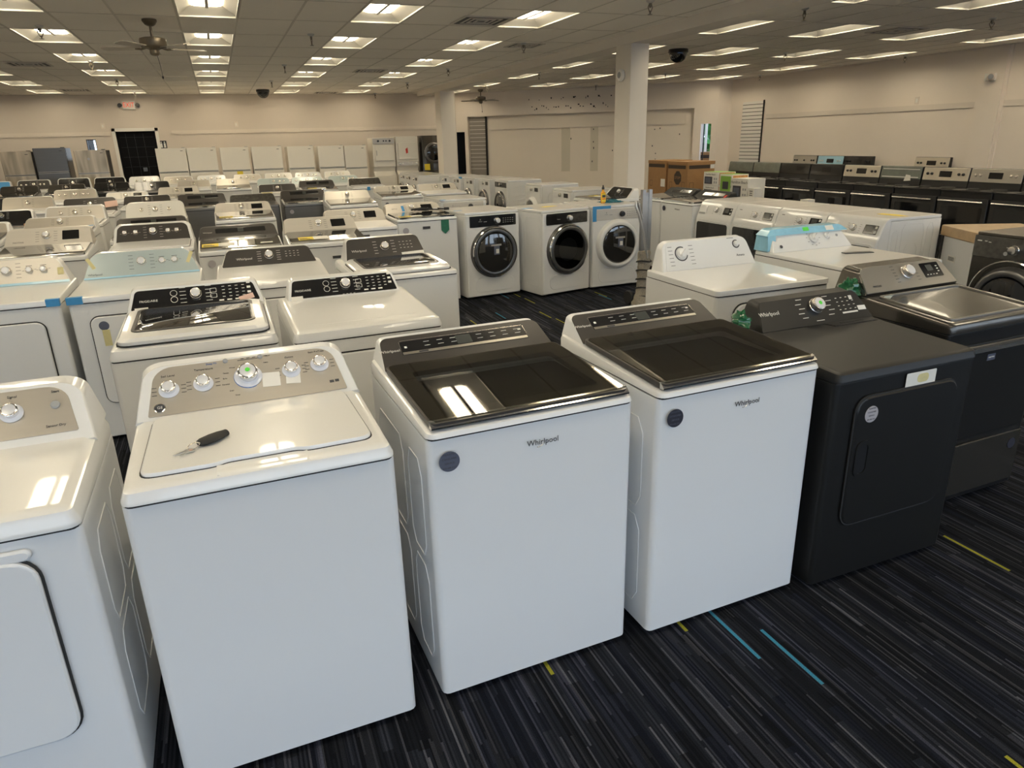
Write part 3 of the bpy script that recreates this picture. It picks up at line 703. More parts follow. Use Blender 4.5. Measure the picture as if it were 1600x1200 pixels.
# third row
h = top_machine('clothes_dryer', 'white dryer with film-covered silver panel, blue tape at its right front corner', 'dryer', -1.36, 5.47, .0, w=.737, d=.70, seam=.885, deck=.925, slope=.02,
                lid='none', zt=1.10, zb=.94, yb=.545, yt=.64, wb=.71, wt=.58, r=.075, panel='silverlight', pm=(.012, .008, .012), knobs='r3', bev=.014)
root, oy, PM, L = h['root'], h['oy'], h['PM'], h['L']
MB(oy).plate([(-.345, 0), (.345, 0), (.345, .016), (-.345, .016)], PM, .002).build('film_edge', 'filmedge', root, 0)
MB(oy).plate(rrect(.035, .05, .002, 2, .30, L * .42), PM @ T((0, 0, .002)), .001).build('tape', 'yellowtape', root, 0)
MB(oy).box(.30, .371, -.003, .03, .885, .928).build('tape', 'bluetape', root)
dryer_door(h, 'white', -.27, .27, .25, .80, None, .05)
MB(oy).box(-.03, .035, -.016, .0, .73, .79).build('tape', 'yellowtape', root)
h = top_machine('clothes_dryer', 'white dryer with pale blue film over its whole panel, behind the glass-window washer', 'dryer', -.575, 5.45, -.01, w=.737, d=.70, seam=.885, deck=.925, slope=.02,
                lid='none', zt=1.10, zb=.94, yb=.545, yt=.64, wb=.715, wt=.58, r=.075, panel='film', pm=(.004, .004, .006), knobs='r3', bev=.014)
root, oy, PM, L = h['root'], h['oy'], h['PM'], h['L']; h['mc'] = 'print_k'
txt_panel(h, 'Whirlpool', .020, -.285, L * .17, 'print_k')
MB(oy).plate([(-.352, 0), (.352, 0), (.352, .012), (-.352, .012)], PM @ T((0, 0, .001)), .002).build('film_edge', 'filmedge', root, 0)
patch(h, 'tape', 'yellowtape', -.305, L * .60, .022, .085, PM @ T((0, 0, .001)), .5)
patch(h, 'tape', 'yellowtape', .30, L * .60, .022, .085, PM @ T((0, 0, .001)), -.4)
MB(oy).box(-.371, -.285, -.003, .03, .886, .929).build('tape', 'bluetape', root)
dryer_door(h, 'white', -.27, .27, .25, .80, None, .05)
MB(oy).box(-.215, -.175, -.016, .0, .62, .72).build('tape', 'yellowtape', root)
sticker(h, -.20, .745, .028, 'badge', None, 'print_k', -.0125)
h = top_machine('clothes_dryer', 'white dryer with dark panel and one chrome dial, beside the film-covered dryer', 'dryer', .25, 5.50, -.02, w=.737, d=.72, seam=.865, deck=.92, slope=.03,
                lid='none', zt=1.05, zb=.94, yb=.54, yt=.64, wb=.66, wt=.56, r=.045, panel='charcoal', pm=(.006, .004, .004), knobs='c', bev=.05, door=True)
txt_panel(h, 'Whirlpool', .026, -.17, h['L'] * .42, 'print_w')
marks(h['root'], h['PM'], h['oy'], [(.12 + .028 * i, h['L'] * (.42 + .14 * j), .012, .003) for i in range(4) for j in range(3)], 'print_w')
h = top_machine('washing_machine', 'white washer with dark panel and a wide glass lid, right end of third row', 'washing machine', 1.035, 5.25, .05, w=.70, d=.72, seam=.89, deck=.925, slope=.03,
                lid='window', zt=1.098, zb=.955, yb=.53, yt=.65, wb=.60, wt=.525, r=.04, panel='charcoal', pm=(.006, .004, .004), knobs='c', bev=.03)
txt_panel(h, 'Whirlpool', .026, -.19, h['L'] * .42, 'print_w')
marks(h['root'], h['PM'], h['oy'], [(.12 + .028 * i, h['L'] * (.42 + .14 * j), .012, .003) for i in range(4) for j in range(3)], 'print_w')
patch(h, 'paper_label', 'paper', .20, h['L'] * .14, .17, .03, h['PM'], .03)

# ---- rows further back: x centre, rear y, top z, width ... -----------------------------------------
W, D = 'washing_machine', 'clothes_dryer'
def row(kind, X, Yb, zt, label, panel, knobs, lid='white', body='white', w=.69, group=None, door=None, **k):
    return top_machine(kind, label, 'dryer' if kind == D else 'washing machine', X, Yb + .03, k.pop('rz', 0.), w=w, d=.68, body=body, seam=k.pop('seam', .89), deck=.93, slope=.06 if lid == 'glass' and kind == W else .02, lid='none' if kind == D else lid, zt=zt,
                       panel=panel, knobs=knobs, group=group, door=(kind == D) if door is None else door, detail=Yb < 9.5, wt=k.pop('wt', w - .06), r=k.pop('r', .045), feet=Yb < 6, **k)

# fourth row
h = row(W, -1.46, 7.36, 1.115, 'washer with wide silver console, round dial and display above a steel-edged glass lid', 'silverlight', 'cd', 'glass', pm=(.006, .004, .004), console='silverlight', yb=.46)
txt_panel(h, 'MAYTAG', .02, -.23, h['L'] * .25, 'print_k')
h = row(W, -.645, 7.42, 1.10, 'white washer with black panel of five chrome dials', 'charcoal', '5', 'white', pm=(.03, .016, .016), r=.07, yb=.46)
h = row(W, .085, 7.0, 1.07, 'dark glass-lid washer with touch panel and yellow card, right of black five-dial washer', 'charcoal', 't', 'glass', pm=(.004, .004, .003), console='charcoal', yb=.48)
energy(h, -.18, .16); txt_panel(h, 'Whirlpool', .018, -.26, h['L'] * .5, 'print_w'); sticker(h, -.25, .83, .03, 'badgelight')
MB(h['oy']).plate(rrect(.10, .035, .003, 2, .21, .13), h['lidM'] @ T((0, 0, .019)), .002).build('paper_label', 'paper', h['root'], 0)
h = row(W, .815, 7.02, 1.095, 'glass-lid washer with silver console, display and yellow card, behind the third-row dark-panel dryer', 'silverlight', 'cd', 'glass', pm=(.006, .004, .004), r=.06, console='silverlight', yb=.46)
energy(h, -.12, .15); MB(h['oy']).plate(rrect(.075, .024, .001, 2, .05, .80), T((0, .0035, 0)) @ FRONT, .001).build('maker_plate', 'print_k', h['root'], 0)
# fifth row
row(W, -2.40, 8.75, 1.08, 'white washer with silver panel and blue tape, partly out of frame at left', 'silver', 'c', 'glass')
h = row(W, -1.65, 8.95, 1.085, 'silver-panel washer with single large dial and blue tape at both panel ends', 'silver', 'c', 'glass', pm=(.012, .008, .006), yb=.46)
for u in (-.30, .28): MB(h['oy']).plate(rrect(.07, .022, .002, 2, u, .012), h['PM'], .002).build('tape', 'bluetape', h['root'], 0)
h = row(W, -.72, 8.29, 1.08, 'washer with dark touch panel just behind the five-dial washer', 'charcoal', 't', 'glass', pm=(.004, .004, .003), console='charcoal')
txt_panel(h, 'Whirlpool', .02, -.26, h['L'] * .5, 'print_w')
h = row(D, 1.31, 7.99, 1.068, 'white dryer with silver console, green-lit dial and display', 'silverlight', 'cd', w=.69, r=.06, pm=(.006, .004, .004), console='silverlight')
txt_panel(h, 'MAYTAG', .016, -.2, h['L'] * .4, 'print_k'); MB(h['oy']).plate(rrect(.085, .024, .001, 2, .0, .845), T((0, .0035, 0)) @ FRONT, .001).build('maker_plate', 'print_k', h['root'], 0)
h = top_machine(W, 'white washer with black cords coiled on its glass lid and a green tag', 'washing machine', 2.03, 8.30, .03, w=.69, d=.70, seam=.925, deck=.955, slope=.02, lid='glass', zt=1.075, panel='silverlight', knobs='cd',
                r=.06, wt=.62, pm=(.006, .004, .004), console='silverlight', zb=.965)
CORD = h
energy(h, -.16, .12, .26, .08); txt_panel(h, 'MAYTAG', .016, -.22, h['L'] * .5, 'print_k')
MB(h['oy']).plate(rrect(.03, .085, .002, 2, -.12, h['L'] * .5), h['PM'], .002).build('tape', 'bluetape', h['root'], 0)
MB(h['oy']).plate([(-.045, .06), (.045, .06), (.045, -.05), (0, -.09), (-.045, -.05)], T((.195, .002, .865)) @ FRONT, .004).build('hang_tag', 'greentag', h['root'])
MB(h['oy']).plate(rrect(.085, .028, .001, 2, -.02, .855), T((0, .0035, 0)) @ FRONT, .001).build('maker_plate', 'print_k', h['root'], 0)
sticker(h, -.255, .835, .034, 'badgelight')
# sixth row
row(W, -2.47, 10.2, 1.10, 'washer with black touch panel at left edge, beside the wooden-strip washer', 'blackpanel', 'c', 'glass', marks_col='print_w')
h = row(W, -1.72, 10.30, 1.11, 'silver three-dial washer with a pinkish wooden strip lying on its lid', 'silverlight', '3', 'white'); STRIP = h
row(W, -.80, 9.97, 1.13, 'off-white three-dial washer behind the dark touch-panel washer', 'offwhite', '3', 'white', body='offwhite', w=.70, r=.07)
h = row(W, .215, 9.69, 1.085, 'washer with silver console and yellow card on its lid, in front of a dark dryer', 'silverlight', 'cd', 'glass', r=.06, console='silverlight', pm=(.006, .004, .004))
energy(h, -.14, .12, .3, .09); sticker(h, -.24, .82, .03, 'badgelight'); MB(h['oy']).plate(rrect(.08, .026, .001, 2, .04, .83), T((0, .0035, 0)) @ FRONT, .001).build('maker_plate', 'print_k', h['root'], 0)
h = row(W, 1.70, 10.85, 1.095, 'white washer with pale panel, single dial and steel-edged glass lid', 'silverlight', 'c', 'glass', r=.05, pm=(.008, .006, .006))
# seventh row
h = row(W, -1.73, 11.56, 1.125, 'dark-panel washer with a pink foam sheet at its right end', 'charcoal', 'c', 'white', pm=(.006, .004, .004)); PINK = h
patch(h, 'foam_sheet', 'pinkpaper', .26, h['L'] * .5, .16, .09, h['PM'] @ T((0, 0, .002)), .1, .006)
row(W, -1.09, 12.5, 1.07, 'dark-panel washer behind the off-white three-dial washer', 'charcoal', 'c', 'white', pm=(.006, .004, .004))
row(W, -.30, 11.87, 1.09, 'all-dark metallic washer with touch panel, right of the off-white three-dial washer', 'charcoal', 't', 'glass', body='darksteel', console='charcoal', pm=(.004, .004, .003))
row(D, .42, 11.81, 1.055, 'dark metallic dryer with crumpled film on its panel', 'filmpanel', '', body='darksteel', pm=(.01, .006, .006))
h = row(W, 1.155, 11.66, 1.09, 'grey metallic washer with black lid and round sticker on its front', 'charcoal', 't', 'glass', body='darksteel', console='charcoal', pm=(.004, .004, .003)); sticker(h, -.24, .82, .03, 'badgelight')
h = row(W, 2.67, 11.98, 1.065, 'glass-lid washer with silver console, display and round sticker, left of a white dryer', 'silverlight', 'cd', 'glass', r=.06, console='silverlight', pm=(.006, .004, .004)); sticker(h, -.26, .82, .03, 'badge')
row(D, 3.50, 12.3, 1.052, 'white dryer with display panel beside the row of front-loaders', 'silverlight', 'cd', w=.72, r=.05, pm=(.006, .004, .004))
# eighth row
row(W, -2.72, 12.76, 1.115, 'washer with flat silver panel and one dial near the left edge, pale lid', 'silver', 'c', 'white', pm=(.006, .004, .004))
row(W, -2.38, 14.57, 1.115, 'silver-panel washer with five dials, halfway back at the left', 'silver', '5', 'white', pm=(.008, .006, .006))
row(W, -1.53, 14.1, 1.06, 'pale washer with small display right of its dial, behind the pink foam', 'offwhite', 'cd', 'white')
h = row(W, -.715, 14.18, 1.10, 'silver washer with display and a yellow card under its panel, left of centre', 'silverlight', 'cd', 'glass', console='silverlight', pm=(.006, .004, .004)); energy(h, -.2, .1, .3, .08)
h = row(W, .955, 14.04, 1.08, 'dark-panel washer with a yellow card on its lid, in front of film-covered panels', 'charcoal', 'c', 'white', pm=(.006, .004, .004)); energy(h, -.12, .2, .36, .12)
h = row(W, 1.73, 14.58, 1.09, 'dark glass-lid washer with pale cards on its lid', 'charcoal', 't', 'glass', console='charcoal', pm=(.004, .004, .003)); energy(h, -.05, .2, .34, .1)
h = row(W, 2.73, 14.96, 1.08, 'white washer with plastic-wrapped panel and blue tape on its corner', 'filmpanel', '', 'white', pm=(.01, .006, .006))
MB(h['oy']).box(-.06, .0, -.004, .03, .87, .935).build('tape', 'bluetape', h['root'])
# ninth row
row(W, -3.76, 17.2, 1.11, 'slate-grey washer with dark panel, leftmost of its row', 'slate', 'c', 'glass', body='slate', console='slate', pm=(.006, .004, .004))
row(W, -2.92, 17.1, 1.11, 'slate-grey washer with dark panel, second from the left of its row', 'slate', 'c', 'glass', body='slate', console='slate', pm=(.006, .004, .004))
row(W, -2.14, 17.4, 1.10, 'all-black washer with glossy panel, left one of two side by side', 'blackpanel', 'c', 'glass', body='black', console='blackpanel', pm=(.004, .004, .003))
row(D, -1.33, 16.75, 1.11, 'all-black dryer with glossy panel, right one of the black pair', 'blackpanel', 'c', body='black', console='blackpanel', pm=(.004, .004, .003))
row(W, -.54, 17.1, 1.09, 'silver-panel washer right of the all-black pair', 'silver', 'c', 'white', pm=(.01, .006, .006))
row(W, .24, 16.5, 1.11, 'white washer with wide silver panel and steel lid edge, mid row below the white fridges', 'silver', 'c', 'glass', pm=(.006, .004, .004))
for i, (x, y, z, kn) in enumerate(((1.045, 16.3, 1.095, 'r3'), (1.76, 16.48, 1.085, '5'), (2.53, 16.4, 1.085, 'r3'))):
    row(D if kn == 'r3' else W, x, y, z, ('dryer with pale blue film over its panel, left one of three', 'five-dial washer with pale blue film over its panel', 'dryer with pale blue film over its panel, right one of three')[i], 'film', kn, pm=(.006, .006, .006), r=.07)
# far row in front of the fridges
row(W, -4.66, 19.2, 1.15, 'white washer with blue sheet over its panel at the far left', 'bluetape', '', 'white')
for x, z, pan, kn, ki, lb in ((-3.9, 1.155, 'charcoal', '5', W, 'far washer with dark five-dial panel, below the left stainless fridges'),
                              (-3.11, 1.166, 'blackpanel', 'cd', W, 'far washer with blue-lit display on black panel, below the pale stainless fridge'),
                              (-2.38, 1.155, 'blackpanel', 'c', W, 'far white washer with black panel just left of the black doorway'),
                              (-1.66, 1.144, 'white', '3', W, 'far white three-dial washer in front of the black doorway'),
                              (-.93, 1.112, 'silver', '3', W, 'far silver three-dial washer below the leftmost white fridge'),
                              (-.19, 1.106, 'white', '5', W, 'far white five-dial washer below the second white fridge'),
                              (.63, 1.098, 'silverlight', '3', W, 'far three-dial washer below the yellow-labelled fridge'),
                              (1.37, 1.103, 'offwhite', '3', D, 'far cream three-dial dryer below the white fridges, middle of its row'),
                              (2.09, 1.09, 'white', '5', W, 'far white five-dial washer, second from the right of its row'),
                              (2.83, 1.09, 'offwhite', '3', D, 'far cream three-dial dryer at the right end of its row')):
    row(ki, x, 19.2, z, lb, pan, kn, 'white', pm=(.02, .014, .012), r=.06, marks_col=None)

# ---- right-hand dryers in the second row ------------------------------------------------------------
h = top_machine(D, 'white dryer with film-wrapped white panel, behind the twin smoked-lid washers', 'dryer', 2.73, 3.66, .0, w=.78, d=.70, seam=.93, deck=.965, slope=.008, lid='none', zt=1.14, zb=.968, yb=.57, yt=.66,
                wb=.70, wt=.62, r=.06, panel='white', pm=(.03, .006, .006), knobs='', bev=.006)
root, oy, PM, L = h['root'], h['oy'], h['PM'], h['L']
knob(root, PM, oy, -.19, L * .56, .034, 'white'); knob(root, PM, oy, .225, L * .72, .019, 'white')
for u, v, rr in ((-.19, .56, .043), (.225, .72, .024)):
    arc(h, u, L * v, rr, -5.2, -.3, 'print_k', .0035)
txt_panel(h, 'Amana', .022, .24, L * .34, 'print_k')
marks(root, PM, oy, [(-.19 + sx * .075, L * (.2 + .12 * i), .03, .0025) for sx in (-1, 1) for i in range(6)] + [(.19, L * .93, .05, .003)], 'print_k')
dryer_door(h, 'white', -.27, .27, .34, .88, None, .06)
h = top_machine(D, 'white dryer with blue wrap along its console top and a green sticker', 'dryer', 3.71, 3.88, .0, w=.72, d=.88, seam=.955, deck=.985, slope=.0, lid='none', zt=1.118, zb=.985, yb=.70, yt=.80,
                wb=.70, wt=.60, r=.06, panel=None, knobs='', bev=.012)
root, oy, PM, L = h['root'], h['oy'], h['PM'], h['L']
knob(root, PM, oy, .03, L * .50, .034, 'white'); knob(root, PM, oy, .155, L * .56, .022, 'white')
MB(oy).lathe([(.012, 0), (.012, .001)], PM @ T((-.265, L * .25, 0)), 14).build('maker_badge', 'print_k', root)
MB(oy).lathe([(.010, 0), (.010, .001)], PM @ T((.245, L * .55, 0)), 14).build('start_button', 'lensgrey', root)
marks(root, PM, oy, [(.03 + .055 * math.cos(i * .6), L * .5 + .055 * math.sin(i * .6), .012, .0025) for i in range(10)], 'print_k')
b = MB(oy)
o1 = trap(.715, .612, L * .30, .06, L * .74, 6); f = lambda pts, n: [tuple(PM @ Vector((x, s, n))) for x, s in pts]
b.loft([[(x, .877, z) for (x, y, z) in f(o1, .01)], f(o1, .006)])
b.loft([[(x, y_, z) for x, y_, z in ((-.362, .74, .99), (-.362, .877, .99), (-.35, .877, 1.09), (-.345, .77, 1.09))], [(x, y_, z) for x, y_, z in ((-.30, .735, 1.0), (-.345, .877, .99), (-.33, .877, 1.09), (-.285, .762, 1.09))]]).build('plastic_wrap', 'bluewrap', root)
MB(oy).plate(rrect(.05, .028, .002, 2, -.01, L * .93), PM @ T((0, 0, .0065)), .001).build('price_dot', 'green', root)
MB(oy).plate(rrect(.07, .036, .002, 2, .20, L * .90), PM @ T((0, 0, .0065)), .001).build('paper_label', 'paper', root)
MB(oy).plate([(-.10, -.025), (.10, -.025), (.10, .025), (-.10, .025)], h['lidM'] @ T((.12, .44, .001)) @ Matrix.Rotation(-.25, 4, 'Z'), .004).build('foam_strip', 'black', root)

# ------------------------------------------------------------------ front loaders
def front_loader(label, cat, X, Y, rz, w=.686, d=.78, hgt=.985, style='round', panel='silver', rim='chrome', body='white', top=True, name=None, group=None, glass='darkglass', drawer=False, see=False, kn=.0, wrap=False):
    """X, Y: base centre. Door and controls on the -Y side."""
    root = thing(name or ('washing_machine' if 'wash' in cat else 'clothes_dryer'), label, cat, (X, Y, 0), rz, group)
    oy = -d / 2; H = dict(root=root, oy=oy, w=w, d=d); B = lambda: MB(oy)
    for fx in (-1, 1):
        for fy in (.08, d - .08): B().lathe([(.024, 0), (.024, .012), (.014, .015), (.014, .03)], T((fx * (w / 2 - .07), fy, 0)), 8).build('foot', 'rubber', root)
    mt = .10 if style == 'maytag' else 0.
    B().rbox(w, d - .04 - mt, .022, hgt - .03, .02, .004, 0, d / 2 + .02 + mt / 2).build('cabinet', body, root)
    B().rbox(w - .004, d - .03 - mt, hgt - .028, hgt, .02, .006, 0, d / 2 + .012 + mt / 2).build('top_panel', body, root)
    F = T((0, .012, 0)) @ FRONT
    if style == 'maytag':
        # front shell leans back at the top, controls on the slope
        pr = [(0.0, .03), (-.0, .76), (.012, .80), (.075, .955), (.12, .982)]
        sh = lambda x: [(x, .14, .03)] + [(x, y, z) for y, z in pr] + [(x, .14, .982)]
        rings = []
        for x, g in ((-w / 2 - .001, .012), (-w / 2 + .012, 0), (w / 2 - .012, 0), (w / 2 + .001, .012)):
            rings.append([(x, .14, .03)] + [(x, y + g, z) for y, z in pr] + [(x, .14, .982 - g * .3)])
        B().loft(rings).build('front_panel', body, root)
        e = Vector((.063, .155)).normalized()
        PM = Matrix(((1, 0, 0, 0), (0, e.x, -e.y, .012), (0, e.y, e.x, .80), (0, 0, 0, 1))); Lp = .167
        knob(root, PM, oy, .02, Lp * .52, .034, 'chrome')
        dsp = B().plate(rrect(.15, .085, .006, 3, .215, Lp * .52), PM, .003, .001).build('display', 'display', root)
        B().plate(rrect(.075, .05, .003, 2, .20, Lp * .55), PM @ T((0, 0, .003)), .001).build('display_window', 'lcd', dsp)
        marks(root, PM @ T((0, 0, .003)), oy, [(.272, Lp * .66, .024, .022), (.272, Lp * .40, .024, .022)], 'print_w')
        marks(root, PM, oy, [(.02 + sx * .07, Lp * (.26 + .12 * i), .02, .002) for sx in (-1, 1) for i in range(5)] + [(-.25, Lp * .78, .04, .006)], 'print_k')
        if drawer:
            B().plate(rrect(.14, .10, .012, 4, -.24, Lp * .5), PM, .006, .002).build('detergent_drawer', body, root)
            B().plate(rrect(.12, .022, .008, 3, -.24, Lp * .2), PM @ T((0, 0, .006)), .001).build('drawer_grip', 'lensgrey', root)
        Fm = T((0, .0, 0)) @ FRONT
        B().ring(rrect(.63, .56, .05, 6, 0, .475), rrect(.585, .515, .03, 6, 0, .475), Fm, .014).build('door_frame', body, root)
        B().plate(rrect(.59, .52, .03, 6, 0, .475), Fm @ T((0, 0, .003)), .009, .003).build('door', 'wrapblack' if wrap else 'ovenglass', root)
        B().rbox(w - .02, .03, .03, .20, .01, .003, 0, .0).build('toe_panel', body, root)
        H['PM'] = PM; return H
    B().rbox(w - .006, .05, .03, hgt - .032, .018, .008, 0, .030).build('front_panel', body, root)
    cz = .50; cx = 0.; R = .262
    if style == 'elux':
        cz = .53; R = .283
        PM = T((0, .006, hgt - .178)) @ FRONT; Lp = .15
        if panel:
            B().plate(rrect(w - .10, .125, .008, 4, .0, .075), PM, .006, .002).build('control_panel', panel, root)
        q = PM @ T((0, 0, .006))
        knob(root, q, oy, .05 + kn, .075, .034, 'black' if panel in ('silver', 'silverlight') else 'chrome')
        if panel == 'blackpanel':
            B().ring(rrect(.082, .082, .041, 7, .05 + kn, .075), rrect(.074, .074, .037, 7, .05 + kn, .075), q, .003).build('dial_ring', 'chrome', root)
        mc = 'print_w' if panel == 'blackpanel' else 'print_k'
        marks(root, q, oy, [(.13 + kn + .03 * i, .05 + .022 * j, .016, .003) for i in range(5) for j in range(3)] + [(-.10 + kn, .07, .04, .003)], mc)
        Q2 = T((0, oy, 0)) @ q
        text('X', .022, mc, Q2 @ T((-.16, .095, .0005)), root); text('ELECTROLUX', .007, mc, Q2 @ T((-.16, .075, .0005)), root)
        B().plate(rrect(.11, .04, .003, 2, .255, hgt - .215), F @ T((0, 0, .005)), .001).build('badge', 'badge', root)
        B().plate(rrect(.50, .17, .07, 6, .0, .16), F @ T((0, 0, .004)), .006, .003).build('kick_panel', 'white', root)
    else:
        PM = T((0, .006, hgt - .15)) @ FRONT; Lp = .12; q = PM @ T((0, 0, .0))
        if panel: B().plate(rrect(w - .06, .10, .01, 4, 0, .06), PM, .006, .002).build('control_panel', panel, root); q = PM @ T((0, 0, .006))
        knob(root, q, oy, -.02, .06, .03, 'chrome', sub=False)
        B().plate(rrect(.15, .065, .005, 3, .17, .06), q, .002).build('display', 'display', root)
        B().plate(rrect(.17, .085, .012, 3, -.22, .06), q, .004, .001).build('detergent_drawer', body if panel is None else panel, root)
        B().plate(rrect(w - .05, .12, .02, 4, 0, .09), F @ T((0, 0, .004)), .003).build('kick_panel', body, root)
    D = F @ T((cx, cz, .0))
    B().lathe([(R + .012, 0), (R + .012, .012), (R, .03)], D, 40).build('door_seat', body if rim == 'white' else 'darksteel', root)
    dr = B().lathe([(R, .012), (R, .035), (R - .013, .058), (R - .032, .066), (R - .055, .060), (R - .06, .03)], D, 40, False).build('door', 'white' if rim == 'white' else 'darksteel', root)
    if rim == 'chrome': B().lathe([(R - .006, .046), (R + .003, .052), (R - .006, .060), (R - .02, .060)], D, 40, False).build('door_rim', 'chrome', dr)
    if see:
        B().lathe([(R - .058, .052), (R - .08, .045), (R - .15, .03), (.02, .022)], D, 40, True).build('door_glass', 'doorglass', dr)
        B().lathe([(R - .058, .02), (R - .058, -.06), (R - .08, -.12), (.05, -.16)], D, 36).build('drum', 'deepblack', root)
        B().lathe([(R - .060, .022), (R - .068, .0), (R - .10, .0)], D, 36, False).build('door_seal', 'lensgrey', root)
    else:
        B().lathe([(R - .058, .045), (R - .07, .058), (R - .12, .066), (.02, .072)], D, 40).build('door_glass', glass, dr)
    H['PM'] = PM; H['D'] = D; return H

def tag_in_door(H):
    b = T((0.005, .02, .075))
    s = MB(H['oy']).plate([(-.035, -.045), (.035, -.045), (.035, .055), (-.035, .055)], H['D'] @ b, .001).build('hang_tag', 'badge', H['root'], 0)
    MB(H['oy']).plate([(-.01, -.03), (.028, -.03), (.028, .02), (-.01, .02)], H['D'] @ b @ T((0, 0, .001)), .001).build('label_sheet', 'paper', s, 0)
    MB(H['oy']).plate([(-.07, .055), (.06, .055), (.06, .075), (-.07, .075)], H['D'] @ b, .001).build('tape', 'silver', s, 0)

# trio by the aisle
h = front_loader('white front-loader with black panel and chrome-ringed door, leftmost of the aisle trio', 'dryer', 2.771, 7.978, .10, style='elux', panel='blackpanel', rim='chrome', glass='darkglass'); tag_in_door(h)
MB(h['oy']).plate([(-.05, -.02), (.05, -.02), (.05, .02), (-.05, .02)], T((-.28, .35, .9852)), .001).build('tape', 'bluetape', h['root'], 0)
h = front_loader('white front-loader with black panel and open-looking clear door, middle of the aisle trio', 'washing machine', 3.547, 7.72, .20, style='elux', panel='blackpanel', rim='chrome', see=True, kn=-.02)
TRIO2 = h
side_beads(h, -1, [(.08, .36, .12, .90), (.42, .70, .12, .90)], 'white')
MB(h['oy']).plate(rrect(.15, .10, .006, 3, -.225, .075), h['PM'] @ T((0, 0, .006)), .004, .001).build('detergent_drawer', 'display', h['root'])
MB(h['oy']).plate(rrect(.24, .10, .004, 3, .17, .07), h['PM'] @ T((0, 0, .0085)), .002).build('film_scrap', 'filmpanel', h['root'])
MB(h['oy']).plate([(-.08, -.045), (.12, -.03), (.10, .03), (.0, .05), (-.10, .02)], T((.02, .40, .9852)), .001).build('energy_label', 'yellow', h['root'], 0)
MB(h['oy']).plate([(-.07, -.03), (.07, -.03), (.07, .03), (-.07, .03)], T((-.28, .40, .9854)), .001).build('tape', 'bluetape', h['root'], 0)
h = front_loader('white front-loader with silver panel and white-ringed door, rightmost of the aisle trio', 'dryer', 4.32, 7.785, .013, style='elux', panel='silverlight', rim='white', glass='darkglass'); tag_in_door(h); TRIO3 = h
b = MB(h['oy']); b.plate([(-.343, -.12), (-.29, -.12), (-.29, .02), (-.343, .02)], T((0, -.0005, .93)) @ FRONT @ T((0, 0, -.004)), .0015)
b.plate([(-.343, .02), (-.10, .02), (-.10, .055), (-.343, .055)], T((0, -.0005, .93)) @ FRONT @ T((0, 0, -.004)), .0015); b.build('tape', 'bluetape', h['root'], 0)
# single one behind the corded washer
h = front_loader('white front-loader with pale panel and one black dial, behind the corded washer', 'dryer', 3.10, 9.92, 0., style='elux', panel='silverlight', rim='white', kn=.05)
MB(h['oy']).plate([(-.04, -.04), (.04, -.04), (.04, .04), (-.04, .04)], T((-.30, .02, .9852)), .001).build('tape', 'bluetape', h['root'], 0)

# long row facing left: front faces at about x = 5.2
FX = 5.15; RZ = -PI / 2
def flx(y, lab, x=FX, w=.686, group=None, d=.76, **k):
    return front_loader(lab, k.pop('cat', 'washing machine'), x + d / 2, y, RZ, w=w, d=d, **k)
side_rows = [(.10, .70, .20 + .09 * i, .245 + .09 * i) for i in range(8)]
h = flx(13.56, 'white front-loader with ribbed side and black panel, nearest of the receding row', style='round', panel='blackpanel', x=5.2)
b = MB(h['oy'])
for i in range(9):
    z = .16 + .085 * i
    b.tube([(h['w'] / 2, .14, z), (h['w'] / 2, .30, z + .035), (h['w'] / 2, .42, z + .04), (h['w'] / 2, .66, z + .04)], .006, 6)
b.build('side_panel', 'white', h['root'])
flx(14.33, 'white front-loader with dark round door, second from the ribbed-side one', panel=None, x=5.12)
flx(15.05, 'white front-loader with dark round door, third from the ribbed-side one', panel=None, x=5.02)
h = flx(15.76, 'white front-loader with blue tape on its top edge', panel=None, x=4.95)
MB(h['oy']).box(.20, .345, .02, .05, .95, .987).build('tape', 'bluetape', h['root'])
flx(16.47, 'white front-loader with dark door, fifth from the ribbed-side one', panel=None, x=4.88)
h = flx(17.35, 'white front-loader with ribbed side, nearest of the far trio below the dark stacked pair', panel=None, x=4.40)
b = MB(h['oy'])
for i in range(7):
    z = .30 + .085 * i
    b.tube([(h['w'] / 2, .14, z), (h['w'] / 2, .30, z + .035), (h['w'] / 2, .66, z + .04)], .006, 6)
b.build('side_panel', 'white', h['root'])
flx(18.08, 'white front-loader, middle of the far trio below the dark stacked pair', panel=None, x=4.42)
flx(18.79, 'white front-loader, farthest of the far trio below the dark stacked pair', panel=None, x=4.44)
h = flx(11.85, 'white dryer with grey door and pale ribbed side, alone left of the slotted wall patches', 5.15, cat='dryer', panel=None, rim='white')
side_beads(h, 1, [(.16, .40, .12, .84), (.46, .70, .30, .84)], 'white')
h = flx(10.30, 'white front-loader with white-ringed door, half hidden behind the aisle trio', x=4.97, cat='washing machine', panel=None, rim='white', glass='lensgrey')
side_beads(h, 1, [(.16, .40, .12, .84)], 'white')
# top loader with black lid by the column
h = top_machine(W, 'white top-loader with black lid and black console, beside the near column', 'washing machine', 5.315, 8.86, RZ, w=.69, d=.68, seam=.90, deck=.94, slope=.015, lid='glass', zt=1.075, panel='blackpanel', knobs='c', kst='chrome',
                pm=(.05, .008, .008), marks_col='print_w', lidm='wrapblack')
energy(h, -.1, .25, .28, .12)
side_beads(h, 1, [(.1, .6, .3, .85)], 'white')

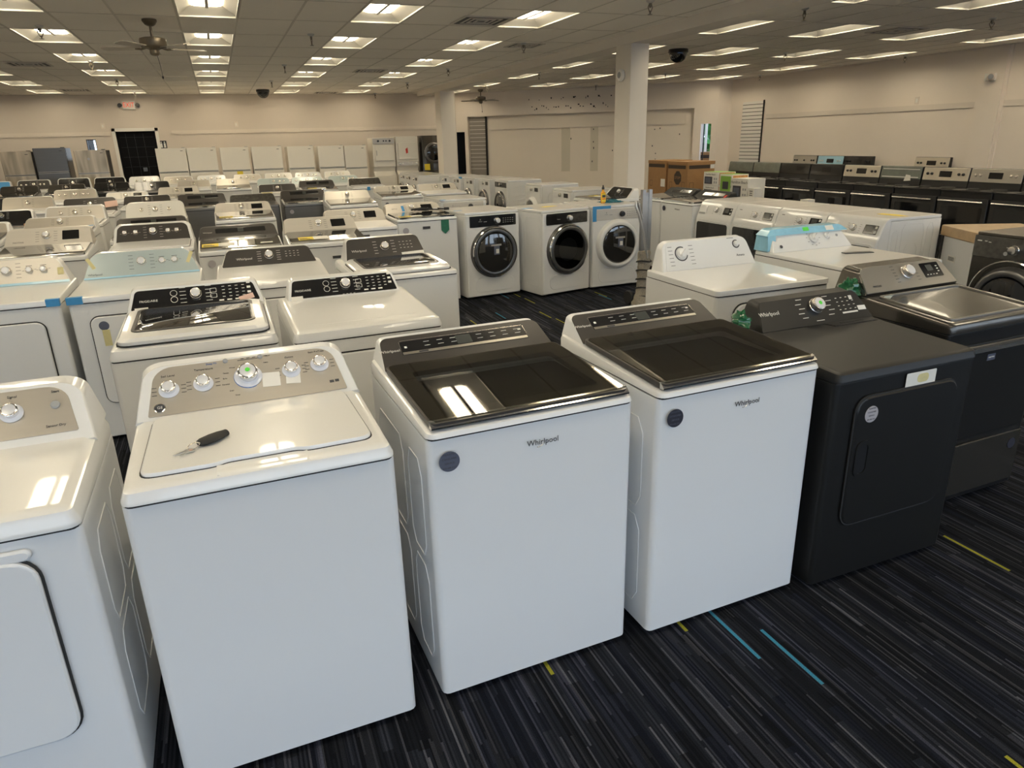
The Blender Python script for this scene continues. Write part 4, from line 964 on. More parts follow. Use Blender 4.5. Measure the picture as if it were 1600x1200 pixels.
# white top-loader and the four sloped-panel front-loaders by the hand truck
h = top_machine(W, 'white top-loader with dark glass lid and round dark sticker, left of the sloped-panel front-loaders', 'washing machine', 6.10, 7.79, RZ, w=.70, d=.70, front='white', seam=.905, deck=.93, slope=.02, lid='glass', zt=1.04,
                panel='mattblack', knobs='t', console='mattblack', marks_col='print_w', pm=(.004, .004, .003), yb=.49)
patch(h, 'price_sticker', 'red', .27, h['L'] * .5, .04, .05, h['PM'], 0)
sticker(h, -.26, .84, .033, 'badgedark'); txt_front(h, 'Whirlpool', .026, .03, .845, 'print_k')
MB(h['oy']).plate(rrect(.16, .035, .002, 2, .10, .10), h['lidM'] @ T((0, 0, .019)), .002).build('paper_label', 'paper', h['root'])
h = top_machine(W, 'white top-loader with dark panel, between the near column and the sticker-fronted top-loader', 'washing machine', 6.12, 8.54, RZ, w=.70, d=.70, seam=.905, deck=.93, slope=.02, lid='glass', zt=1.04,
                panel='mattblack', knobs='t', console='mattblack', marks_col='print_w', pm=(.004, .004, .003), yb=.49)
for i, (y, lab, dr, wr) in enumerate(((7.08, 'front-loader with sloped panel, farthest of the four, bare black door', True, False), (6.40, 'front-loader with sloped panel and wrapped door, second from the hand truck', False, True),
                                     (5.72, 'front-loader with sloped panel, second from the camera end of its row of four', False, True), (5.04, 'front-loader with sloped panel and embossed side, nearest of the four', True, True))):
    h = flx(y, 'white ' + lab, x=5.45, w=.672, d=.80, style='maytag', drawer=dr, wrap=wr, cat='washing machine' if dr else 'dryer')
MN = h
side_beads(h, 1, [(.30, .58, .06, .92), (.36, .52, .06, .74)], 'white'); side_beads(h, 1, [(.18, .25, .06, .88), (.62, .70, .06, .92)], 'white')
MB(h['oy']).plate([(-.12, -.06), (.12, -.05), (.16, .02), (.02, .06), (-.14, .03)], T((.12, .40, .9855)), .001).build('energy_label', 'yellow', h['root'], 0)
# packed appliance with a cardboard cap
t = thing('packed_appliance', 'film-packed appliance with cardboard cap, between embossed-side front-loader and slate front-loader', 'packed appliance', (6.45, 4.26, 0), -2.03)
MB().rbox(.68, .68, .0, .80, .02, .006).build('wrapped_body', 'white', t)
MB().rbox(.71, .71, .785, .885, .025, .012).build('cardboard_cap', 'cardtop', t)
MB().rbox(.70, .70, .0, .07, .02, .01).build('foam_base', 'paper', t)
for sx in (-1, 1): MB().box(sx * .335 - .045, sx * .335 + .045, -.352, -.25, .07, .79).build('corner_post', 'wrapblack', t)
q = T((-.10, -.3405, .60)) @ FRONT
MB().plate(rrect(.13, .06, .002, 2), q, .002).build('paper_label', 'paper', t)
b = MB()
for i in range(16): b.plate([(-.05 + i * .0062, -.018), (-.05 + i * .0062 + .002 + .002 * (i % 3 == 0), -.018), (-.05 + i * .0062 + .002 + .002 * (i % 3 == 0), .018), (-.05 + i * .0062, .018)], q @ T((0, 0, .002)), .0006)
b.build('barcode', 'print_k', t, 0)
MB().plate(rrect(.17, .11, .002, 2, -.05, .33), T((0, -.3405, 0)) @ FRONT, .002).build('shipping_label', 'paper', t)
b = MB()
for i in range(4): b.plate([(-.12, .30 + .02 * i), (.02 - .02 * (i % 2), .30 + .02 * i), (.02 - .02 * (i % 2), .308 + .02 * i), (-.12, .308 + .02 * i)], T((0, -.3428, 0)) @ FRONT, .0006)
b.build('label_print', 'print_k', t, 0)
# slate front loader at the right edge
h = front_loader('slate-grey front-loader with silver dial on film-covered panel, cut by right edge', 'washing machine', 5.30 + .38, 3.36, RZ, w=.69, d=.76, hgt=.995, style='round', panel=None, rim='dark', body='slate', glass='ovenglass')
root, oy = h['root'], h['oy']
for c in list(root.children):
    if c.name.split('.')[0] in ('knob', 'display', 'detergent_drawer'):
        for g in list(c.children): bpy.data.objects.remove(g)
        bpy.data.objects.remove(c)
MB(oy).plate(rrect(.665, .16, .01, 4, 0, .05), h['PM'], .008, .003).build('control_panel', 'filmpanel', root)
knob(root, h['PM'] @ T((0, 0, .008)), oy, -.01, .05, .036, 'satinchrome', .05)
for u in (-.08, .09): MB(oy).lathe([(.015, 0), (.015, .002)], h['PM'] @ T((u, .015, .008)), 16).build('push_button', 'lensgrey', root)
marks(root, h['PM'] @ T((0, 0, .008)), oy, [(-.29, .09, .035, .008), (-.24, .09, .02, .004), (-.21, .085, .02, .004), (-.07, .06, .02, .003), (.06, .06, .02, .003)], 'print_w')
MB(oy).lathe([(.295, .03), (.30, .038), (.292, .044)], h['D'] @ T((0, .02, 0)), 44, False).build('door_trim', 'chrome', root)

# ------------------------------------------------------------------ ranges along the right wall
M['rangesteel'] = P('range_console_steel', (.66, .60, .50), .34, .5, 0, var=.05, scale=40, aniso=True)
def kitchen_range(label, X, Y, rz, bg='steel', body='black', handle=True, disp=True, kn=4, w=.755, wrapped=False, group='ranges along the right wall', zt=1.19, knm='black'):
    root = thing('kitchen_range', label, 'stove', (X, Y, 0), rz, None)
    d = .66; oy = -d / 2; B = lambda: MB(oy)
    B().rbox(w, d - .03, .03, .90, .008, .003, 0, d / 2 + .015).build('cabinet', body, root)
    for fx in (-1, 1):
        for fy in (.08, d - .08): B().lathe([(.02, 0), (.02, .03)], T((fx * .3, fy, 0)), 8).build('foot', 'rubber', root)
    ct = B().rbox(w, d - .06, .90, .92, .012, .004, 0, d / 2 - .02).build('cooktop', 'blackpanel', root)
    for cx, cy, r in ((-.19, .17, .10), (.19, .17, .08), (-.19, .42, .08), (.19, .42, .10)):
        B().lathe([(r, .9205), (r - .003, .9209)], T((cx, cy, 0)), 24, True).build('burner', 'charcoal', ct)
    dr = B().rbox(w - .012, .04, .26, .82, .01, .006, 0, .0).build('oven_door', body if body == 'steel' else 'black', root)
    B().plate(rrect(w - .14, .36, .02, 4, 0, .53), T((0, -.021, 0)) @ FRONT, .002).build('oven_window', 'ovenglass', dr)
    if handle:
        B().tube([(-w / 2 + .05, -.065, .775), (w / 2 - .05, -.065, .775)], .016, 10).build('handle', 'satinchrome', dr)
        for sx in (-1, 1): B().box(sx * (w / 2 - .07) - .012, sx * (w / 2 - .07) + .012, -.06, -.015, .763, .787).build('handle_post', 'satinchrome', dr)
    B().rbox(w - .012, .036, .06, .245, .01, .006, 0, .002).build('storage_drawer', body, root)
    # backguard
    b = B(); pr = [(d - .10, .918), (d - .085, 1.0), (d - .06, zt - .01), (d - .04, zt), (d, zt - .005), (d, .918)]
    b.loft([[(x, y, z) for y, z in pr] for x in (-w / 2, w / 2)]).build('backguard', 'black', root, 25)
    e = Vector((.025, zt - 1.01)).normalized(); PM = Matrix(((1, 0, 0, 0), (0, e.x, -e.y, d - .0885), (0, e.y, e.x, .985), (0, 0, 0, 1)))
    pm = 'rangesteel' if bg == 'steel' else bg
    B().plate(rrect(w - .01, zt - 1.005, .012, 4, 0, (zt - .985) / 2 + .004), PM, .008, .003).build('control_panel', pm, root)
    Q = PM @ T((0, 0, .008)); sm = (zt - .985) / 2 + .005
    if wrapped:
        for v in (.04, .16): B().plate(rrect(w - .08, .012, .004, 2, 0, v), Q, .003).build('film_fold', 'paper', root)
        B().plate([(-.05, 0), (.07, .01), (.05, .09), (-.03, .10)], Q @ T((.14, -.02, .0)), .003).build('paper_label', 'paper', root)
        return root
    if disp: B().plate(rrect(.20, .085, .006, 3, 0, sm), Q, .002).build('display', 'display', root)
    us = {4: (-.29, -.22, .22, .29), 5: (-.3, -.23, 0, .23, .3), 0: ()}[kn]
    for u in us: knob(root, Q, oy, u, sm, .021, knm, sub=False)
    return root

RX = 9.55 + .33
names = [(12.35, 'film-wrapped range behind the microwave cartons, left one', 'cloudwrap', dict(kn=0, disp=False, handle=False)),
         (11.58, 'film-wrapped range behind the microwave cartons, right one', 'cloudwrap', dict(kn=0, disp=False, handle=False)),
         (10.80, 'black range with film-covered black console, first right of the wrapped glass pair', 'blackpanel', dict(kn=0, disp=False)),
         (10.03, 'black range with shiny black console beside a steel-console one', 'blackpanel', dict(kn=0, disp=True)),
         (9.25, 'range with steel console and black knobs, next to the shiny black console', 'steel', dict(kn=4)),
         (8.48, 'range with grey film-wrapped console and crumpled paper on it', 'cloudwrap', dict(wrapped=True)),
         (7.70, 'range with steel console and lit clock, right of the paper-topped wrapped one', 'steel', dict(kn=4)),
         (6.93, 'range with cool-grey steel console and chrome knobs', 'silver', dict(kn=4, knm='satinchrome')),
         (6.15, 'range with steel console at the right edge of the photo', 'steel', dict(kn=4, knm='satinchrome'))]
for y, lab, pan, kw in names:
    r_ = kitchen_range(lab, RX, y, RZ, pan, **kw)
    r_['group'] = 'ranges along the right wall'
for y, lab, pan, kw in ((13.55, 'rear range with grey steel console and five black knobs', 'silver', dict(kn=5, disp=False)), (12.76, 'rear white range with blue film on its console', 'filmedge', dict(kn=4, body='white', knm='white')),
                        (11.98, 'rear range with plain black console, right of the blue-film one', 'blackpanel', dict(kn=4)), (10.2, 'rear range with steel console standing alone above the clock-lit one', 'steel', dict(kn=4))):
    r_ = kitchen_range(lab, 12.72, y, RZ, pan, zt=1.215, **kw); r_['group'] = 'rear ranges against the right wall'

# ------------------------------------------------------------------ fridges and stacked laundry at the back wall
def fridge(label, x0, x1, hgt, mat, y=20.0, d=.72, split=.68, handle=False, rz=0., dark=None):
    w = x1 - x0; root = thing('refrigerator', label, 'refrigerator', ((x0 + x1) / 2, y + d / 2, 0), rz); oy = -d / 2; B = lambda: MB(oy)
    B().rbox(w, d - .07, .03, hgt - .01, .01, .004, 0, d / 2 + .035).build('cabinet', dark or mat, root)
    zs = hgt * split
    for nm, a, b_ in (('fridge_door', .07, zs - .006), ('freezer_door', zs + .006, hgt)):
        dd = B().rbox(w - .004, .06, a, b_, .014, .006, 0, .03).build(nm, mat, root)
        hz = (b_ - .22, b_ - .02) if nm == 'fridge_door' else (a + .02, a + .2)
        if handle: B().tube([(w / 2 - .05, -.0, hz[0]), (w / 2 - .05, -.04, hz[0] + .02), (w / 2 - .05, -.04, hz[1] - .02), (w / 2 - .05, 0, hz[1])], .01, 8).build('handle', 'satinchrome', dd)
        else: B().box(-w / 2 + .02, w / 2 - .02, -.004, .004, (zs - .02) if nm == 'fridge_door' else zs + .008, (zs - .008) if nm == 'fridge_door' else zs + .02).build('handle_lip', 'lensgrey' if mat == 'fridgewhite' else 'steel', dd)
    B().box(w / 2 - .09, w / 2 - .01, .01, .07, hgt - .006, hgt + .012).build('hinge_cover', 'lensgrey' if mat == 'fridgewhite' else 'black', root)
    B().box(-w / 2 + .02, w / 2 - .02, .04, d - .02, .0, .07).build('toe_grille', 'black', root)
    B().plate(rrect(.06, .012, .002, 2, w / 2 - .1, hgt - .07), T((0, -.001, 0)) @ FRONT, .001).build('maker_plate', 'print_k', root)
    return dict(root=root, oy=oy, w=w)
for i, (x0, x1, hh, mt, lab) in enumerate(((-4.62, -3.99, 1.77, 'steel', 'pale stainless fridge with streaky reflections, leftmost in view'), (-3.95, -3.29, 1.83, 'darksteel', 'dark stainless fridge, tallest of the three at left'),
                                          (-3.13, -2.45, 1.76, 'steel', 'pale stainless fridge with round mark, next to the black doorway'))):
    h = fridge(lab, x0, x1, hh, 'darksteel' if i == 1 else 'streaksteel', split=.70, dark='black' if i == 1 else 'darksteel', handle=False)
    if i == 2: MB(h['oy']).lathe([(.03, 0), (.03, .002)], T((-.05, -.001, hh - .20)) @ FRONT, 20).build('sticker', 'badgelight', h['root'])
for i, (x0, x1, hh, lab) in enumerate(((-1.38, -.69, 1.755, 'white fridge right beside the black doorway'), (-.675, .01, 1.75, 'white fridge, second from the black doorway'), (.09, .78, 1.735, 'white fridge with yellow and white cards on its door'),
                                      (.85, 1.60, 1.735, 'white fridge, fourth from the doorway, wider than its neighbours'), (1.73, 2.40, 1.72, 'white fridge standing alone between two dark gaps'),
                                      (2.51, 3.19, 1.71, 'white fridge, second from the stacked laundry units'), (3.205, 3.80, 1.70, 'white fridge with low door split, next to the stacked laundry units'))):
    h = fridge(lab, x0, x1, hh, 'fridgewhite', split=.675 if i < 6 else .66)
    if i == 2:
        MB(h['oy']).plate(rrect(.14, .10, .002, 2, .07, 1.11), T((0, -.001, 0)) @ FRONT, .002).build('energy_label', 'yellow', h['root'])
        MB(h['oy']).plate(rrect(.14, .10, .002, 2, .23, 1.11), T((0, -.001, 0)) @ FRONT, .002).build('label_sheet', 'paper', h['root'])

def stacked(label, x0, x1, mode, hgt=1.9, y=20.0, d=.75):
    w = x1 - x0; root = thing('stacked_laundry_center', label, 'stacked washer dryer', ((x0 + x1) / 2, y + d / 2, 0)); oy = -d / 2; B = lambda: MB(oy)
    m = 'slate' if mode == 'dark' else 'fridgewhite'
    F = T((0, 0, 0)) @ FRONT
    if mode == 'dark':
        for z0, z1, n in ((.03, .94, 'lower_unit'), (.95, hgt, 'upper_unit')):
            u = B().rbox(w, d, z0, z1, .02, .01, 0, d / 2).build(n, m, root)
            Dm = F @ T((.02, (z0 + z1) / 2 + .02, 0))
            dr = B().lathe([(.27, 0), (.27, .04), (.24, .055), (.21, .05)], Dm, 36, False).build('door', 'darksteel', u)
            B().lathe([(.212, .04), (.18, .055), (.02, .06)], Dm, 36).build('door_glass', 'ovenglass', dr)
            B().lathe([(.272, .035), (.278, .04), (.272, .046)], Dm, 36, False).build('door_rim', 'chrome', dr)
        B().plate(rrect(.20, .05, .01, 3, .06, 1.61), F @ T((0, 0, .062)), .003).build('display', 'lcd', root)
        B().plate(rrect(.16, .17, .002, 2, -.19, 1.07), F, .002).build('energy_label', 'yellow', root)
        return root
    B().rbox(w, d, .03, .88, .02, .008, 0, d / 2).build('washer_body', m, root)
    B().rbox(w, d - .05, 1.12, hgt, .02, .008, 0, d / 2 + .025).build('dryer_body', m, root)
    B().loft([[(x, y_, z) for x, y_ in rrect(w - .01, dd, .02, 3, 0, d - dd / 2)] for z, dd in ((.88, d - .02), (1.0, d - .16), (1.06, d - .14), (1.125, d - .06))]).build('lid_housing', 'fridgewhite', root)
    z0, z1 = 1.30, 1.74
    if mode == 'topknobs':
        B().plate(rrect(w - .02, .14, .008, 3, 0, hgt - .085), F @ T((0, 0, -.024)), .012, .003).build('control_panel', 'silver', root)
        for u in (-.15, 0, .07, .17): knob(root, T((0, .012, hgt - .085)) @ FRONT, oy, u, 0, .028 if abs(u) > .1 else .02, 'black', sub=False)
        z0, z1 = 1.28, 1.70
    dr = B().plate(rrect(w - .10, z1 - z0, .03, 5, 0, (z0 + z1) / 2), F @ T((0, 0, -.024)), .02, .006).build('door', m, root)
    if mode == 'lowknobs':
        B().plate(rrect(w - .03, .10, .008, 3, 0, 1.19), F @ T((0, 0, -.024)), .012, .003).build('control_panel', 'silverlight', root)
        for u in (-.23, -.15, 0, .12, .23): knob(root, T((0, .012, 1.19)) @ FRONT, oy, u, 0, .026 if abs(u) > .2 else .014, 'satinchrome', sub=False)
        B().plate([(-.03, -.08), (.03, -.06), (.02, .08), (-.04, .04)], F @ T((-.02, 1.53, -.003)), .002).build('price_sticker', 'red', dr)
    else:
        B().box(-w / 2 + .09, -w / 2 + .105, -.01, .006, 1.42, 1.55).build('handle', 'lensgrey', dr)
    return root
stacked('white stacked washer-dryer with dark knobs along its top', 3.98, 4.60, 'topknobs', 1.88)
stacked('white stacked washer-dryer with a red sticker on its door', 4.63, 5.26, 'lowknobs', 1.90)
stacked('dark grey stacked front-loading pair with yellow label, left of the far column', 5.36, 5.98, 'dark', 1.91)

# ------------------------------------------------------------------ the room
ZC = 3.10; YB = 21.9; XR = 13.2; XL = -7.5; YF = -3.6
def struct(name, b, mat, parent=None, smooth=0):
    o = b.build(name, mat, parent, smooth)
    if not parent: o['kind'] = 'structure'
    return o
struct('floor', MB().box(XL - .2, XR + .2, YF - .2, YB + .2, -.05, 0), 'carpet')
struct('ground', MB().box(-60, 70, -60, 70, -.12, -.055), 'asphalt')

def wallseg(name, p0, p1, thick, mat='wall', holes=(), z1=ZC + .3):
    """wall from p0 to p1, its room face on that line, thickness to the left of the direction (negative = right)"""
    p0, p1 = Vector(p0), Vector(p1); L = (p1 - p0).length; u = (p1 - p0) / L; n = Vector((-u.y, u.x)) * thick
    b = MB()
    def blk(s0, s1, za, zb):
        if s1 - s0 < 1e-4 or zb - za < 1e-4: return
        q = [p0 + u * s0, p0 + u * s1, p0 + u * s1 + n, p0 + u * s0 + n]
        b.loft([[(v.x, v.y, z) for v in q] for z in (za, zb)])
    cur = 0.
    for s0, s1, za, zb in sorted(holes):
        blk(cur, s0, 0, z1); blk(s0, s1, 0, za); blk(s0, s1, zb, z1); cur = s1
    blk(cur, L, 0, z1)
    return struct(name, b, mat)
AW0, AW1 = Vector((7.0, YB)), Vector((12.85, 16.768)); AU = (AW1 - AW0).normalized(); AN = Vector((-AU.y, AU.x))  # AN points out of the room
def aw(s, off=0.): v = AW0 + AU * s + AN * off; return v.x, v.y
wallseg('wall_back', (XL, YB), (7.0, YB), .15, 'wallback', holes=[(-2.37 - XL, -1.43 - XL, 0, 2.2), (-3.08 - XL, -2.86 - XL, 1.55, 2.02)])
wallseg('wall_angled', AW0, AW1, .15, holes=[(.0, .27, 0, 2.0), (.38, 7.14, 0, 2.43), (7.35, 7.62, 0, 2.02)])
wallseg('wall_nib', AW1, (XR, 16.68), .15)
wallseg('wall_right', (XR, 16.68), (XR, YF), .15)
wallseg('wall_left', (XL, YF), (XL, YB), .15)
# recess of the angled wall
def awbox(s0, s1, o0, o1, z0, z1):
    q = [aw(s0, o0), aw(s1, o0), aw(s1, o1), aw(s0, o1)]
    return MB().loft([[(x, y, z) for x, y in q] for z in (z0, z1)])
struct('wall_recess', awbox(.36, 7.16, .15, .22, 0, 2.5), 'wall2')
rl = awbox(1.03, 6.91, .115, .149, 2.035, 2.06); struct('trim_5', rl, 'trim')
struct('trim_6', awbox(1.03, 6.91, .13, .149, 2.06, 2.40), 'wall2')
for i, (a, c) in enumerate(((3.32, 3.58), (4.20, 4.43))): struct('trim_%d' % (7 + i), awbox(a, c, .138, .149, .80, 2.035), 'patch')
g = awbox(.40, .93, .10, .149, .1, 2.40); sl = struct('wall_slats', g, 'slatgrey')
b = MB()
for i in range(13):
    q = [aw(.40, .096), aw(.93, .096), aw(.93, .104), aw(.40, .104)]; z = .9 + i * .115
    b.loft([[(x, y, zz) for x, y in q] for zz in (z, z + .012)])
b.build('slat_groove', 'slatwhite', sl, 0)
struct('trim_9', awbox(.93, .965, .06, .149, 0, 2.42), 'deepblack')
b = MB()
for i in range(34):
    s0 = 2.36 + 2.5 * ((i * .618) % 1); z0 = (2.83 if i % 3 == 0 else 2.62 if i % 3 == 1 else 2.57) + random.uniform(-.03, .03)
    ww, hh = random.uniform(.015, .05), random.uniform(.015, .05)
    q = [aw(s0, -.003), aw(s0 + ww, -.003), aw(s0 + ww, .002), aw(s0, .002)]
    b.loft([[(x, y, zz) for x, y in q] for zz in (z0, z0 + hh)])
for s0, z0 in ((6.05, 1.9), (6.2, 1.92), (6.0, 1.45), (6.1, 1.25), (6.1, 1.1), (6.75, 1.75), (4.28, 1.95), (4.28, 1.6), (4.29, 1.42), (4.25, 1.05), (4.85, 1.35), (3.6, 1.7)):
    q = [aw(s0, .132), aw(s0 + .022, .132), aw(s0 + .022, .152), aw(s0, .152)]
    b.loft([[(x, y, zz) for x, y in q] for zz in (z0, z0 + random.uniform(.02, .06))])
b.build('screw_hole', 'deepblack', bpy.data.objects['wall_angled'], 0)['kind'] = 'stuff'
# black block painting the unlit room behind the doorway beside the recess
struct('unlit_room', awbox(-.30, .36, .151, 1.2, 0, 2.4), 'doorblack')
# opening at the right of the recess, looking out to a window
fr = awbox(7.385, 7.412, .40, .46, 0, 2.2); struct('window_2', fr, 'deepblack')
struct('trim_10', awbox(6.9, 7.37, .55, .60, 0, 2.6), 'slatwhite'); struct('trim_11', awbox(7.41, 7.475, .70, .75, 0, 2.6), 'slatwhite')
p = aw(7.62, .75)
t = thing('cardboard_carton', 'brown carton standing in the small opening right of the wall recess', 'carton', (p[0], p[1], 0), math.atan2(AU.y, AU.x))
MB().rbox(.55, .5, 0, 1.27, .004, .002).build('box_body', 'cardboard', t, 20); MB().box(-.276, .276, -.2512, -.25, 1.10, 1.19).build('printed_band', 'boxprint', t, 0)
for i, (o, s, hgt) in enumerate(((5., 7.15, 3.0), (8.5, 6.8, 2.9))):
    b = MB(); p = aw(s, o)
    for k in range(900):
        v = Vector((random.gauss(0, 1), random.gauss(0, 1), random.gauss(0, 1))).normalized() * random.uniform(.7, 1.)
        q = Vector((p[0], p[1], hgt * .55)) + Vector((v.x * 1.1, v.y * 1.1, v.z * hgt * .5)); r_ = random.uniform(.09, .18); a = Vector((random.gauss(0, 1), random.gauss(0, 1), random.gauss(0, 1))).normalized() * r_; c = a.cross(Vector((random.gauss(0, 1), 1, random.gauss(0, 1)))).normalized() * r_
        b.add([tuple(q + a), tuple(q + c), tuple(q - a), tuple(q - c)], [(0, 1, 2, 3)])
    t = thing('shrub', 'green shrub seen outside through the small opening' + (', nearer one' if i == 0 else ', farther one'), 'shrub', (p[0], p[1], 0))
    o_ = b.build('foliage', 'leaf', None, 0); o_.parent = t; o_.matrix_parent_inverse = T((-p[0], -p[1], 0))
    MB().lathe([(.08, -.055), (.05, 1.4)], None, 8).build('trunk', 'wood', t)
# back-wall doorway
t = struct('door_1', MB().box(-2.37, -1.43, YB + .10, YB + .15, 0, 2.2), 'doorblack')
b = MB()
for x in (-2.16, -1.95, -1.74): b.box(x, x + .006, YB + .096, YB + .10, .2, 2.15)
for z in (1.3, 1.55, 1.8, 2.05): b.box(-2.3, -1.5, YB + .096, YB + .10, z, z + .006)
b.build('door_groove', 'black', t, 0); MB().box(-1.88, -1.78, YB + .08, YB + .10, 1.18, 1.28).build('door_handle', 'slate', t)
b = MB(); b.box(-2.45, -2.37, YB - .02, YB + .10, 0, 2.28).box(-1.43, -1.35, YB - .02, YB + .10, 0, 2.28).box(-2.45, -1.35, YB - .02, YB + .10, 2.2, 2.28); struct('trim_1', b, 'slatwhite')
# little wall opening left of the door
t = struct('window_1', MB().box(-3.08, -3.065, YB, YB + .15, 1.55, 2.02).box(-2.875, -2.86, YB, YB + .15, 1.55, 2.02).box(-3.08, -2.86, YB, YB + .15, 2.0, 2.02), 'deepblack')
MB().box(-3.065, -2.875, YB + .10, YB + .106, 1.55, 2.0).build('window_pane', 'glass', t)
struct('trim_12', MB().box(-3.5, -2.985, YB + .5, YB + .55, 1.2, 2.4), 'charcoal')  # dark panel added behind the opening, standing in for the dim corridor
# rails
b = MB(); b.box(XL, -2.50, YB - .02, YB, 2.10, 2.20).box(-1.02, 6.9, YB - .02, YB, 2.10, 2.20); struct('trim_2', b, 'trim')
b = MB(); b.box(XR - .022, XR, 9.66, 15.25, 2.09, 2.19).box(XR - .022, XR, YF, 9.20, 2.09, 2.19); struct('trim_3', b, 'trim')
struct('trim_4', MB().box(XR - .05, XR, 9.20, 9.66, 0, ZC).box(XR - .03, XR, 9.14, 9.20, 0, ZC), 'wall')
t = struct('wall_slatwall', MB().box(XR - .03, XR, 15.38, 16.16, .9, 2.52), 'slatwhite')
b = MB()
for i in range(17): b.box(XR - .034, XR - .029, 15.38, 16.16, 1.0 + i * .09, 1.014 + i * .09)
b.build('slat_groove', 'charcoal', t, 0); MB().box(XR - .036, XR, 15.36, 15.38, .9, 2.54).build('slat_edge', 'black', t, 0)
# wall plates
for i, (x, y, z, r_, lb) in enumerate(((-2.63, YB - .001, 2.34, 0, 'pale wall plate above the rail, left of the black doorway'), (.63, YB - .001, 2.33, 0, 'pale wall plate above the rail over the white fridges'), (XR - .001, 10.93, 2.28, RZ, 'pale wall plate above the rail on the right wall'))):
    t = thing('wall_plate', lb, 'outlet', (x, y, z), r_)
    MB().plate(rrect(.10, .14, .008, 3), FRONT, .006, .002).build('plate', 'trim', t); MB().plate(rrect(.04, .07, .006, 3), FRONT @ T((0, 0, .006)), .003).build('socket', 'slatwhite', t)
# exit sign
t = thing('exit_sign', 'EXIT sign with red letters and two lamp heads on the back wall', 'exit sign', (-1.93, YB - .002, 2.84))
MB().box(-.15, .15, -.05, 0, -.10, .10).build('housing', 'paper', t); text('EXIT', .17, 'exitred', T((0, -.0515, 0)) @ FRONT @ Matrix.Diagonal((.78, 1, 1, 1)), t)
for sx in (-1, 1): MB().lathe([(.045, 0), (.055, .03), (.05, .06)], T((sx * .21, -.0, 0)) @ FRONT, 14).build('lamp_head', 'slate', t); MB().box(min(sx * .15, sx * .19), max(sx * .15, sx * .19), -.03, -.01, -.02, .02).build('lamp_arm', 'slate', t)
t = thing('restroom_sign', 'small black restroom sign with two white figures beside the doorway', 'sign', (-1.285, YB - .002, 1.85))
MB().box(-.09, .09, -.012, 0, -.10, .10).build('sign_board', 'black', t)
for sx in (-.04, .04):
    MB().lathe([(.016, 0), (.016, .002)], T((sx, -.012, .06)) @ FRONT, 12).build('figure_head', 'paper', t)
    MB().plate([(-.025, -.075), (.025, -.075), (.022, .035), (-.022, .035)], T((sx, -.012, 0)) @ FRONT, .002).build('figure_body', 'paper', t)
# beam and columns
struct('ceiling_beam', MB().box(5.55, 5.93, YF, 20.9, 2.965, ZC + .1), 'column')
struct('column_near', MB().rbox(.29, .42, 0, 2.97, .008, .002, 5.695, 9.46), 'column', smooth=30)
struct('column_far', MB().rbox(.38, .50, 0, 2.97, .008, .002, 5.74, 18.87), 'column', smooth=30)
t = thing('alarm_strobe', 'round pale alarm speaker high on the near column', 'alarm', (5.549, 9.47, 2.575), -PI / 2)
MB().lathe([(.075, 0), (.085, .02), (.075, .05), (.04, .055)], FRONT, 24).build('housing', 'slatwhite', t); MB().lathe([(.045, .05), (.04, .06), (.02, .062)], FRONT, 18).build('speaker_grille', 'lensgrey', t)
MB().box(-.12, -.05, -.03, 0, -.02, .03).build('strobe_lens', 'slatwhite', t)
t = thing('emergency_light', 'pale round-nosed emergency light on the right wall pilaster', 'emergency light', (XR - .05, 9.43, 2.59), -PI / 2)
MB().box(-.09, .09, -.06, 0, -.06, .06).build('housing', 'slatwhite', t); MB().lathe([(.055, 0), (.065, .05), (.06, .12), (.045, .14)], T((.02, -.02, 0)) @ Matrix.Rotation(.5, 4, 'Z') @ FRONT, 20).build('lamp_head', 'trim', t)
MB().lathe([(.045, .139), (.04, .145)], T((.02, -.02, 0)) @ Matrix.Rotation(.5, 4, 'Z') @ FRONT, 20).build('lamp_lens', 'lensgrey', t)

# ceiling with troffers
LC = [-5.385, -3.545, -1.705, .135, 1.975, 3.815]; RC = [6.62, 8.46, 10.30, 12.14]
ROWS = [7.96 + 2.44 * k for k in range(-4, 6)]
def inroom(x, y): return (x < 6.9 and y < YB - .7) or (Vector((x, y + .62)) - AW0).dot(AN) < -.12 and x < 12.8
spots = [(x, y + .61) for x in LC for y in ROWS] + [(x, y + .61) for x in RC for y in ROWS if inroom(x + .3, y + .61)]
bc = MB(); bt = MB()
def ceil_area(x0, x1, cols):
    cur = x0
    for c in cols:
        bc.box(cur, c - .3, YF - .15, 22.1, ZC, ZC + .02); ys = sorted(y for x, y in spots if x == c); yc = YF - .15
        for y in ys: bc.box(c - .3, c + .3, yc, y - .605, ZC, ZC + .02); yc = y + .605
        bc.box(c - .3, c + .3, yc, 22.1, ZC, ZC + .02); cur = c + .3
    bc.box(cur, x1, YF - .15, 22.1, ZC, ZC + .02)
    g = cols[0] - .3067
    n0 = math.ceil((x0 - g) / .6133); x = g + n0 * .6133
    while x < x1:
        bt.box(x - .011, x + .011, YF, 21.95, ZC - .004, ZC); x += .6133
    for j in range(-10, 13):
        y = 7.96 + 1.22 * j
        if YF < y < 21.9: bt.box(x0, x1, y - .011, y + .011, ZC - .003, ZC)
ceil_area(XL - .15, 5.56, LC); ceil_area(5.92, XR + .15, RC)
bc.box(5.5, 6.0, 20.8, 22.1, ZC, ZC + .02)
struct('ceiling', bc, 'tile'); struct('ceiling_grid', bt, 'tbar')
struct('roof', MB().box(XL - .2, XR + .2, YF - .2, 22.2, ZC + .30, ZC + .34), 'charcoal')
tr = thing('ceiling_light', '', 'ceiling light', (0, 0, ZC))
MB().ring(rrect(.606, 1.214, .004, 2), rrect(.576, 1.184, .004, 2), T((0, 0, -.004)), .012).build('frame', 'reflector', tr, 20)
q = lambda a, c, z: [(-a, -c, z), (a, -c, z), (a, c, z), (-a, c, z)]
